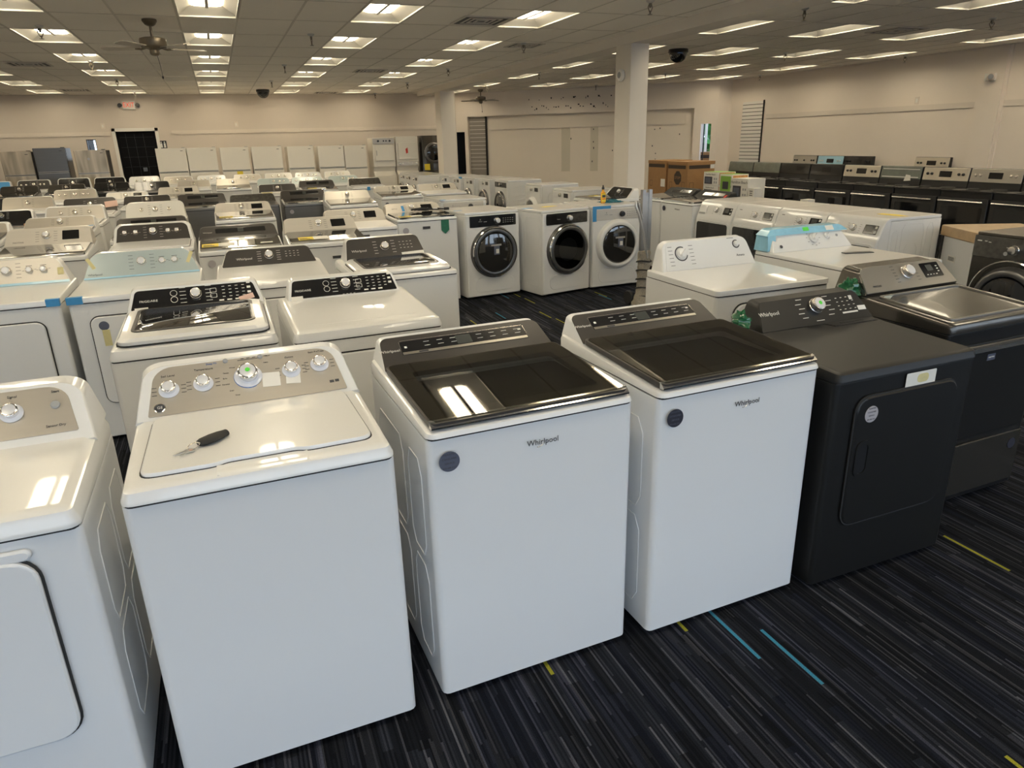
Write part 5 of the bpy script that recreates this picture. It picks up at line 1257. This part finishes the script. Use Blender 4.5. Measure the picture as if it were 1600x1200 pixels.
MB().loft([q(.30, .604, .0), q(.30, .604, .012), q(.16, .455, .092), q(.16, .455, .12)], False, True).build('reflector', 'reflector', tr, 0)
for sx in (-1, 1): MB().add([(sx * a, b_, z_) for z_ in (.08, .095) for a, b_ in ((.152, -.385), (.105, -.445), (.016, -.445), (.016, .445), (.105, .445), (.152, .385))],
    [(0, 1, 2, 3, 4, 5), (11, 10, 9, 8, 7, 6)] + [(i, (i + 1) % 6, (i + 1) % 6 + 6, i + 6) for i in range(6)]).build('lens', 'lamp', tr, 0)
b = MB().box(-.016, .016, -.447, .447, .062, .095)
for i in range(23): b.box(-.017, .017, -.42 + i * .0375, -.405 + i * .0375, .058, .064)
b.build('center_bar', 'slatelight', tr, 0)
CN = {-5.385: 'leftmost ceiling row', -3.545: 'second ceiling row from the left', -1.705: 'ceiling row left of the near fan', .135: 'ceiling row just right of the near fan',
      1.975: 'fifth ceiling row from the left', 3.815: 'ceiling row just left of the beam', 6.62: 'first ceiling row right of the beam', 8.46: 'second ceiling row right of the beam', 10.30: 'third ceiling row right of the beam', 12.14: 'ceiling row along the right wall'}
ORD = ['farthest', 'second farthest', 'third farthest', 'fourth farthest', 'fifth farthest', 'sixth farthest', 'seventh farthest', 'eighth farthest', 'ninth farthest', 'nearest']
first = True
for x in LC + RC:
    ys = sorted([y for a, y in spots if a == x], reverse=True)
    for i, y in enumerate(ys):
        lab = 'recessed ceiling light, %s in the %s' % (ORD[i], CN[x])
        if first: tr.location = (x, y, ZC); tr['label'] = lab; tr['group'] = 'recessed ceiling lights'; first = False
        else: dup(tr, (x, y, ZC), 0, lab, 'recessed ceiling lights')
# air diffusers
def vent(x, y, s, lab):
    t = thing('air_vent', lab, 'air vent', (x, y, ZC))
    MB().ring(rrect(s, s, .01, 2), rrect(s - .06, s - .06, .01, 2), T((0, 0, -.012)), .011).build('frame', 'tbar', t, 20)
    MB().box(-s / 2 + .03, s / 2 - .03, -s / 2 + .03, s / 2 - .03, -.006, -.001).build('backing', 'deepblack', t)
    for k in range(1, 4):
        a = s - .06 - k * (s - .06) / 4.2
        MB().ring(rrect(a, a, .005, 2), rrect(a - .05, a - .05, .005, 2), T((0, 0, -.012)), .005).build('vane', 'tbar', t, 20)
for x, y, s, lb in ((3.17, 8.75, .6, 'louvred ceiling vent near the beam, largest in view'), (-2.6, 14.4, .6, 'louvred ceiling vent left of the fan, under the far-left lights'), (-2.84, 20.3, .6, 'ceiling vent close to the back wall above the exit sign side'), (3.06, 15.0, .6, 'ceiling vent between the rows, halfway to the back wall'),
                    (3.06, 21.2, .6, 'ceiling vent close to the back wall above the white fridges'), (9.4, 8.3, .6, 'dark ceiling vent in the right-hand ceiling'), (4.6, 10.8, .5, 'flat ceiling vent beside the beam')): vent(x, y, s, lb)
# sprinklers
sp = thing('sprinkler_head', '', 'sprinkler', (0, 0, ZC), 0, 'ceiling sprinklers')
MB().lathe([(.045, -.001), (.045, -.012), (.02, -.03)], None, 16).build('escutcheon', 'alu', sp); MB().lathe([(.016, -.02), (.012, -.07)], None, 10).build('body', 'bronze', sp)
for sx in (-1, 1): MB().tube([(sx * .012, 0, -.03), (sx * .03, 0, -.07), (sx * .008, 0, -.115)], .005, 6).build('yoke', 'bronze', sp)
MB().lathe([(.008, -.10), (.008, -.13), (.026, -.135), (.026, -.138)], None, 14).build('deflector', 'bronze', sp)
SPK = [(-1.65, 10.15, 'left of the near fan, in front of a lit panel'), (-1.64, 13.81, 'second from the front in the left line'), (-1.64, 17.12, 'third from the front in the left line'), (-1.65, 20.79, 'above the exit sign'),
       (1.36, 10.23, 'nearest in the line over the mid aisle'), (1.35, 14.04, 'second in the line over the mid aisle'), (1.36, 17.42, 'third in the line over the mid aisle'), (4.5, 21.6, 'close to the back wall left of the far column'),
       (4.51, 17.81, 'left of the far column top'), (4.49, 14.4, 'left of the beam, between its two columns'), (4.48, 10.55, 'left of the near column top'), (4.49, 7.12, 'at the upper edge of the photo left of the beam'),
       (6.72, 15.0, 'just right of the beam beyond the near column'), (9.9, 18.3, 'above the angled wall chips'), (9.85, 14.87, 'above the cardboard cartons'), (6.56, 7.1, 'nearest one right of the beam'),
       (12.75, 15.1, 'near the slatted panel corner'), (9.77, 10.94, 'above the ranges'), (12.68, 10.91, 'close to the right wall rail'), (9.76, 7.13, 'nearest one in the right-hand ceiling'), (6.9, 18.75, 'above the far fan')]
for i, (x, y, lb) in enumerate(SPK):
    if i == 0: sp.location = (x, y, ZC); sp['label'] = 'pendent sprinkler head ' + lb
    else: dup(sp, (x, y, ZC), .3 * i, 'pendent sprinkler head ' + lb)
# black domes
for x, y, lb in ((1.33, 20.1, 'black half-dome on the ceiling above the white fridges'), (7.42, 10.85, 'black half-dome on the ceiling right of the near column')):
    t = thing('security_dome', lb, 'security dome', (x, y, ZC))
    MB().lathe([(.16, -.001), (.165, -.05), (.15, -.06)], None, 28).build('base_ring', 'black', t); MB().lathe([(.15 * math.cos(a), -.06 - .15 * math.sin(a)) for a in [i * PI / 20 for i in range(10)]], None, 28).build('dome', 'ovenglass', t)
# ceiling fans
def fan(x, y, rot, lb):
    t = thing('ceiling_fan', lb, 'ceiling fan', (x, y, ZC), rot)
    MB().lathe([(.075, -.001), (.078, -.02), (.055, -.055), (.03, -.07)], None, 24).build('canopy', 'bronze', t)
    MB().lathe([(.014, -.06), (.014, -.19)], None, 10).build('downrod', 'bronze', t)
    MB().lathe([(.03, -.175), (.10, -.185), (.135, -.195), (.14, -.21), (.14, -.265), (.125, -.285), (.07, -.30), (.05, -.31)], None, 30).build('motor', 'bronze', t)
    MB().lathe([(.05, -.30), (.052, -.345), (.035, -.365), (.01, -.37)], None, 18).build('switch_housing', 'bronze', t)
    MB().tube([(.03, .03, -.36), (.05, .05, -.46), (.06, .06, -.57)], .003, 5).build('pull_chain', 'black', t); MB().lathe([(.004, -.60), (.011, -.585), (.004, -.565)], T((.06, .06, 0)), 8).build('chain_knob', 'black', t)
    for k in range(5):
        Rm = Matrix.Rotation(2 * PI * k / 5, 4, 'Z')
        MB().tube([tuple(Rm @ Vector(v)) for v in ((.08, 0, -.285), (.14, 0, -.30), (.20, 0, -.292))], .012, 6).build('blade_arm', 'bronze', t)
        Q = Rm @ T((0, 0, -.292)) @ Matrix.Rotation(.2, 4, 'X')
        MB().plate([(.17, -.045), (.52, -.062), (.56, -.04), (.56, .04), (.52, .062), (.17, .045)], Q, .007).build('blade', 'blade', t)
fan(-.47, 9.44, .35, 'bronze five-blade ceiling fan near the camera at upper left'); fan(7.19, 20.1, .1, 'bronze ceiling fan far off, right of the far column')

# ------------------------------------------------------------------ loose things
def world_of(H, x, y, z):
    r_ = H['root']; a = r_.rotation_euler.z; ly = y + H['oy']
    return (r_.location.x + math.cos(a) * x - math.sin(a) * ly, r_.location.y + math.sin(a) * x + math.cos(a) * ly, r_.location.z + z)
# keys on the lid
t = thing('key_fob', 'black car key fob with ring and two small keys on the white washer lid', 'keys', (-.125, 1.965, .9785), .62)
b = MB(); pr = [(-.042, .012), (-.03, .020), (0, .025), (.024, .021), (.036, .014), (.046, .013)]
b.loft([[(x, w_ * math.cos(a), .010 + .0095 * math.sin(a) * min(1, w_ / .014)) for a in [2 * PI * i / 14 for i in range(14)]] for x, w_ in pr]).build('fob_body', 'rubber', t)
MB().box(-.043, -.036, -.008, .008, .010, .0145).build('fob_loop', 'satinchrome', t)
MB().tube([(-.056 + .0155 * math.cos(a), .004 + .0155 * math.sin(a), .003 + .004 * (1 + math.cos(a))) for a in [2 * PI * i / 24 for i in range(24)]], .0012, 6, True).build('key_ring', 'satinchrome', t)
for i, (ry, ln) in enumerate(((-.12, .052), (.16, .046))):
    Q = T((-.066, -.002 - .008 * i, .002 + .002 * i)) @ Matrix.Rotation(PI + ry, 4, 'Z')
    k = MB().plate(rrect(.02, .017, .006, 4, .008, 0), Q, .002).plate([(.016, -.004), (ln - .006, -.0035), (ln, 0), (ln - .006, .0035), (.016, .004)], Q, .0018).build('key', 'alu', t)
    if i: MB().plate(rrect(.010, .008, .003, 3, .009, 0), Q @ T((0, 0, .002)), .0006).build('key_print', 'pinkpaper', k)
# black cords on the corded washer
z = .955 + .02 + .03
t = thing('power_cord', 'black coiled power cord lying on the silver-console washer with the green tag', 'power cord', world_of(CORD, .05, .42, 0), .06)
b = MB(); pts = []
for i in range(60):
    a = i * .42; rr = .075 + .02 * math.sin(i * .7); pts.append((.0 + rr * math.cos(a) * 1.25, rr * .75 * math.sin(a) + .01, z - .004 + .018 * (i / 60) + .012 * abs(math.sin(i * .5))))
pts += [(.10 + .02 * i, -.02 + .02 * math.sin(i), z + .004 - .0004 * i) for i in range(10)]
b.tube(pts, .0065, 6).build('cable', 'rubber', t); MB().box(.285, .335, -.03, .01, z - .012, z + .016).build('plug', 'rubber', t)
MB().tube([(.29, -.02, z), (.20, .03, z + .012), (.13, .01, z + .005), (.08, .03, z + .02)], .007, 6).build('cable_tail', 'rubber', t)
MB().box(.15, .20, -.01, .02, z - .008, z + .018).build('cable_tie', 'paper', t)
# wooden strip
w0 = world_of(STRIP, 0, .03, 0)
t = thing('wooden_strip', 'pinkish wooden strip lying across the silver three-dial washer', 'wood strip', (w0[0] - .14, w0[1] - .02, .948), .02)
MB().rbox(.60, .05, 0, .03, .004, .003).build('strip', 'wood', t)
# spray bottle and cloth
t = thing('spray_bottle', 'amber cleaner bottle with black cap standing on the white-ringed front-loader', 'bottle', (4.285, 7.70, .9852))
MB().rbox(.055, .04, 0, .135, .015, .008).lathe([(.02, .13), (.013, .155), (.013, .165)], None, 14).build('bottle_body', 'amber', t)
MB().lathe([(.016, .163), (.017, .185), (.011, .195), (.008, .215)], None, 14).build('cap', 'black', t); MB().box(-.0277, .0277, -.0212, -.0198, .02, .115).build('bottle_label', 'yellow', t)
MB().box(-.022, .022, -.0217, -.0211, .07, .10).build('label_print', 'print_k', t); MB().box(-.022, .022, -.0217, -.0211, .048, .06).build('label_band', 'red', t)
t = thing('cleaning_cloth', 'crumpled teal cloth lying beside the amber bottle', 'cloth', (4.44, 7.78, .9855))
b = MB(); n = 14; vs = []; fs = []
for i in range(n):
    for j in range(n):
        x = (i / (n - 1) - .5) * .26; y = (j / (n - 1) - .5) * .17; e = 1 - max(abs(x) / .13, abs(y) / .085) ** 2
        vs.append((x + .02 * math.sin(j * 1.3), y + .015 * math.sin(i * 1.1), .004 + .035 * max(0, e) * (.6 + .4 * math.sin(i * 1.7 + j * .9))))
for i in range(n - 1):
    for j in range(n - 1): fs.append((i * n + j, (i + 1) * n + j, (i + 1) * n + j + 1, i * n + j + 1))
o = b.add(vs, fs).build('cloth', 'teal', t); m_ = o.modifiers.new('thickness', 'SOLIDIFY'); m_.thickness = .003
# hand truck
t = thing('hand_truck', 'aluminium appliance hand truck wrapped in a grey woven blanket', 'hand truck', (4.07, 6.45, 0), .12)
for sx in (-.0, .085): MB().box(sx - .02, sx + .02, -.015, .025, .02, 1.22).build('rail', 'alu', t)
MB().box(.015, .075, .0, .012, .40, 1.18).build('center_plate', 'alu', t)
for z in (.45, .85, 1.16): MB().box(-.02, .105, .0, .02, z, z + .03).build('crossbar', 'alu', t)
MB().tube([(.07, -.01, .45), (.03, -.05, .56), (-.05, -.08, .78), (-.14, -.10, 1.0), (-.175, -.10, 1.07), (-.17, -.09, 1.115), (-.13, -.07, 1.10), (-.02, -.01, .93)], .014, 10).build('handle', 'truckbar', t)
MB().box(-.10, .16, -.20, .03, .0, .012).build('toe_plate', 'alu', t)
for sx in (-.075, .15): MB().lathe([(.07, -.02), (.075, -.01), (.075, .01), (.07, .02)], T((sx, .10, .0755)) @ Matrix.Rotation(PI / 2, 4, 'Y'), 20).build('wheel', 'rubber', t)
b = MB(); rg = []
for k in range(24):
    z = .015 + k * .025; g = .005 * math.sin(k * 2.4) + (.03 * (1 - k / 6) if k < 6 else 0)
    rg.append([(.035 + (.075 + g + .006 * math.sin(5 * a + k)) * math.cos(a) - (.03 * (1 - k / 8) if k < 8 else 0), .0 + (.05 + g) * math.sin(a), z) for a in [2 * PI * i / 26 for i in range(26)]])
b.loft(rg).build('blanket', 'blanket', t)
b = MB()
for k in range(5):
    z = .10 + .095 * k
    b.tube([(.035 + .088 * math.cos(a), .062 * math.sin(a), z + .01 * math.sin(2 * a)) for a in [2 * PI * i / 20 for i in range(20)]], .007, 6, True)
b.build('strap', 'rubber', t)
MB().box(.10, .125, -.075, -.06, .26, .36).build('red_tag', 'red', t)
# tall cartons
def carton(lab, x, y, w, d, h, rz=0., circ=False):
    t = thing('cardboard_carton', lab, 'carton', (x, y, 0), rz, 'tall brown cartons by the ranges')
    MB().rbox(w, d, 0, h, .006, .003).build('box_body', 'cardboard', t, 20)
    MB().rbox(w + .012, d + .012, h - .05, h + .008, .008, .003).build('box_lid', 'cardboard', t, 20)
    MB().box(-w / 2 + .04, w / 2 - .12, -d / 2 - .0015, -d / 2, h - .135, h - .065).build('printed_band', 'boxprint', t, 0)
    MB().box(-w / 2 - .0015, -w / 2, -d / 2 + .06, d / 2 - .02, h - .135, h - .065).build('printed_band', 'boxprint', t, 0)
    MB().plate(rrect(.10, .08, .002, 2, w / 2 - .06, h - .10), T((0, -d / 2 - .001, 0)) @ FRONT, .002).build('packing_tape', 'paper', t, 0)
    L_ = Matrix(((0, 0, -1, -w / 2 - .0005), (-1, 0, 0, 0), (0, 1, 0, 0), (0, 0, 0, 1)))
    b = MB()
    for (u, v, a, c) in ((-.22, h * .62, .10, .12), (-.22, h * .45, .10, .12), (.22, h * .62, .10, .14)):
        b.ring(rrect(a, c, .004, 2, u, v), rrect(a - .012, c - .012, .003, 2, u, v), T((0, -d / 2, 0)) @ FRONT, .001); b.ring(rrect(a, c, .004, 2, u, v), rrect(a - .012, c - .012, .003, 2, u, v), L_, .001)
    b.plate(rrect(.03, .05, .01, 3, -.22, h * .45), T((0, -d / 2, 0)) @ FRONT, .001)
    for i in range(3): b.plate(rrect(.36 - .08 * i, .008, .001, 2, -.02, h * .30 - .03 * i), L_, .001)
    b.build('box_print', 'boxprint', t, 0)
    if circ:
        MB().plate(rrect(.25, .27, .078, 1, .02, h * .74), L_, .0015).build('round_emblem', 'boxprint', t, 0)
        text('STOP!', .075, 'cardboard', L_ @ T((.02, h * .74, .002)), t)
    return t
carton('tall brown carton with round dark emblem, beside the microwave cartons', 9.19, 12.77, .67, .70, 1.22, 0., True)
t = carton('tall brown carton with a white barcode label, left one of the pair', 9.20, 13.56, .65, .70, 1.23)
MB().plate(rrect(.16, .16, .002, 2, .24, .78), Matrix(((0, 0, -1, -.3255), (-1, 0, 0, 0), (0, 1, 0, 0), (0, 0, 0, 1))), .002).build('paper_label', 'paper', t, 0)
# low pallet of shelf board seen under the recess
# microwave cartons on a low stack
t = thing('display_table', 'low dark table under the microwave cartons', 'table', (9.10, 11.35, 0))
MB().box(-.30, .30, -.70, .70, .54, .58).build('tabletop', 'black', t)
for sx in (-.27, .27):
    for sy in (-.66, .66): MB().box(sx - .02, sx + .02, sy - .02, sy + .02, 0, .54).build('leg', 'black', t)
def mcarton(lab, x, y, z, w, d, h, fmat, words, green_top=True, band=True):
    t = thing('microwave_carton', lab, 'carton', (x, y, z), RZ, 'small appliance cartons')
    MB().rbox(w, d, 0, h, .004, .002).build('box_body', 'paper', t, 20)
    if green_top: MB().box(-w / 2, w / 2, -d / 2, d / 2, h - .001, h + .001).build('green_top', 'greenprint', t, 0)
    F_ = T((0, -d / 2, 0)) @ FRONT; R_ = Matrix(((0, 0, 1, w / 2), (1, 0, 0, 0), (0, 1, 0, 0), (0, 0, 0, 1)))
    MB().plate(rrect(w * .52, h * .55, .006, 3, -w * .17, h * .38), F_, .0015).build('oven_picture', 'print_k', t, 0); MB().plate(rrect(w * .36, h * .38, .004, 3, -w * .2, h * .38), F_ @ T((0, 0, .0015)), .0008).build('picture_window', 'badge', t, 0)
    for i in range(2):
        for j in range(2): MB().plate(rrect(.035, .04, .004, 2, w * .24 + .06 * i, h * (.25 + .25 * j)), F_, .0012).build('small_picture', 'lensgrey', t, 0)
    text(words, h * .19, 'print_k', F_ @ T((-.02, h * .82, .0012)), t)
    MB().plate(rrect(d * .9, h * .92, .004, 2, 0, h * .5), R_, .0012).build('side_print', fmat, t, 0)
    return t
mcarton('white microwave carton with green top, upper one of a stack of two', 9.10, 11.70, .80, .46, .40, .25, 'foodprint', 'Hamilton Beach')
mcarton('white microwave carton under the green-topped one', 9.10, 11.70, .58, .46, .40, .215, 'foodprint', 'Hamilton Beach', False)
t = mcarton('green-fronted toaster oven carton with food pictures', 9.10, 11.26, .58, .36, .38, .44, 'foodprint', '')
MB().plate(rrect(.30, .40, .006, 3, 0, .21), T((0, -.1925, 0)) @ FRONT, .0015).build('green_print', 'greenprint', t, 0); MB().plate(rrect(.17, .14, .006, 3, 0, .24), T((0, -.1942, 0)) @ FRONT, .001).build('oven_picture', 'print_k', t, 0)
mcarton('wide white microwave carton right of the green-fronted one', 9.10, 10.84, .58, .44, .40, .38, 'paper', 'Hamilton Beach', False)
for x, y, z0, lb in ((9.0, 10.53, .0, 'small white carton with dark print standing left of the black ranges'), (9.22, 9.46, .0, 'white carton with black print in front of the shiny-console range')):
    t = thing('small_carton', lb, 'carton', (x, y, z0), RZ)
    hh = .80 if y > 10 else .66
    MB().rbox(.15, .18, 0, hh, .004, .002).build('box_body', 'paper', t, 20)
    b = MB()
    for i in range(5): b.plate(rrect(.08 - .012 * (i % 2), .014, .002, 2, 0, hh - .05 - .035 * i), T((0, -.09, 0)) @ FRONT, .001)
    b.build('box_print', 'print_k', t, 0)

# ------------------------------------------------------------------ shop front behind the camera: glazing that lets the daylight in
b = MB(); wins = [(XL + .6 + i * 2.98, XL + .6 + i * 2.98 + 2.6) for i in range(7)]
wallseg('wall_front', (XR, YF), (XL, YF), .15, holes=[(XR - x1, XR - x0, .25, 2.75) for x0, x1 in wins])
for i, (x0, x1) in enumerate(wins):
    t = MB(); t.box(x0, x0 + .05, YF - .10, YF - .04, .25, 2.75).box(x1 - .05, x1, YF - .10, YF - .04, .25, 2.75).box(x0, x1, YF - .10, YF - .04, .25, .30).box(x0, x1, YF - .10, YF - .04, 2.70, 2.75).box((x0 + x1) / 2 - .025, (x0 + x1) / 2 + .025, YF - .10, YF - .04, .25, 2.75)
    t = struct('window_%d' % (i + 3), t, 'slate')
    MB().box(x0 + .04, x1 - .04, YF - .075, YF - .069, .28, 2.72).build('window_pane', 'glass', t, 0)
    l = bpy.data.lights.new('daylight_portal', 'AREA'); l.shape = 'RECTANGLE'; l.size = x1 - x0; l.size_y = 2.5; l.cycles.is_portal = True
    o = bpy.data.objects.new('daylight_portal', l); COL.objects.link(o); o.location = ((x0 + x1) / 2, YF - .16, 1.5); o.rotation_euler = (PI / 2, 0, PI)

# ------------------------------------------------------------------ sky, camera, exposure
wd = bpy.data.worlds.new('sky'); SC.world = wd; wd.use_nodes = True
nt = wd.node_tree; bg = nt.nodes['Background']
tc = nt.nodes.new('ShaderNodeTexCoord'); sp_ = nt.nodes.new('ShaderNodeSeparateXYZ'); nt.links.new(tc.outputs['Generated'], sp_.inputs[0])
rp = nt.nodes.new('ShaderNodeValToRGB'); nt.links.new(sp_.outputs[2], rp.inputs[0])
rp.color_ramp.elements[0].color = (.72, .80, .92, 1); rp.color_ramp.elements[1].color = (.32, .52, .95, 1); rp.color_ramp.elements[0].position = .0
nt.links.new(rp.outputs[0], bg.inputs[0]); bg.inputs[1].default_value = 4.0

f, yaw, pitch, roll, HC = 1088.1, .3750, .3378, -.0266, 1.7499
fw = Vector((math.sin(yaw) * math.cos(pitch), math.cos(yaw) * math.cos(pitch), -math.sin(pitch)))
rt = Vector((math.cos(yaw), -math.sin(yaw), 0)); up = rt.cross(fw)
r2 = rt * math.cos(roll) + up * math.sin(roll); u2 = -rt * math.sin(roll) + up * math.cos(roll)
cd = bpy.data.cameras.new('camera'); cd.sensor_width = 36; cd.lens = f * 36 / 1600; cd.clip_start = .02; cd.clip_end = 200
cam = bpy.data.objects.new('camera', cd); COL.objects.link(cam)
m4 = Matrix((r2, u2, -fw)).transposed().to_4x4(); m4.translation = (0, 0, HC); cam.matrix_world = m4
SC.camera = cam
vs_ = SC.view_settings; vs_.view_transform = 'Standard'; vs_.look = 'None'; vs_.gamma = 1; vs_.use_curve_mapping = False; vs_.exposure = 0.0
SC.cycles.max_bounces = 10; SC.cycles.diffuse_bounces = 5; SC.cycles.transparent_max_bounces = 12
SC.cycles.sample_clamp_indirect = 6; SC.cycles.use_denoising = True
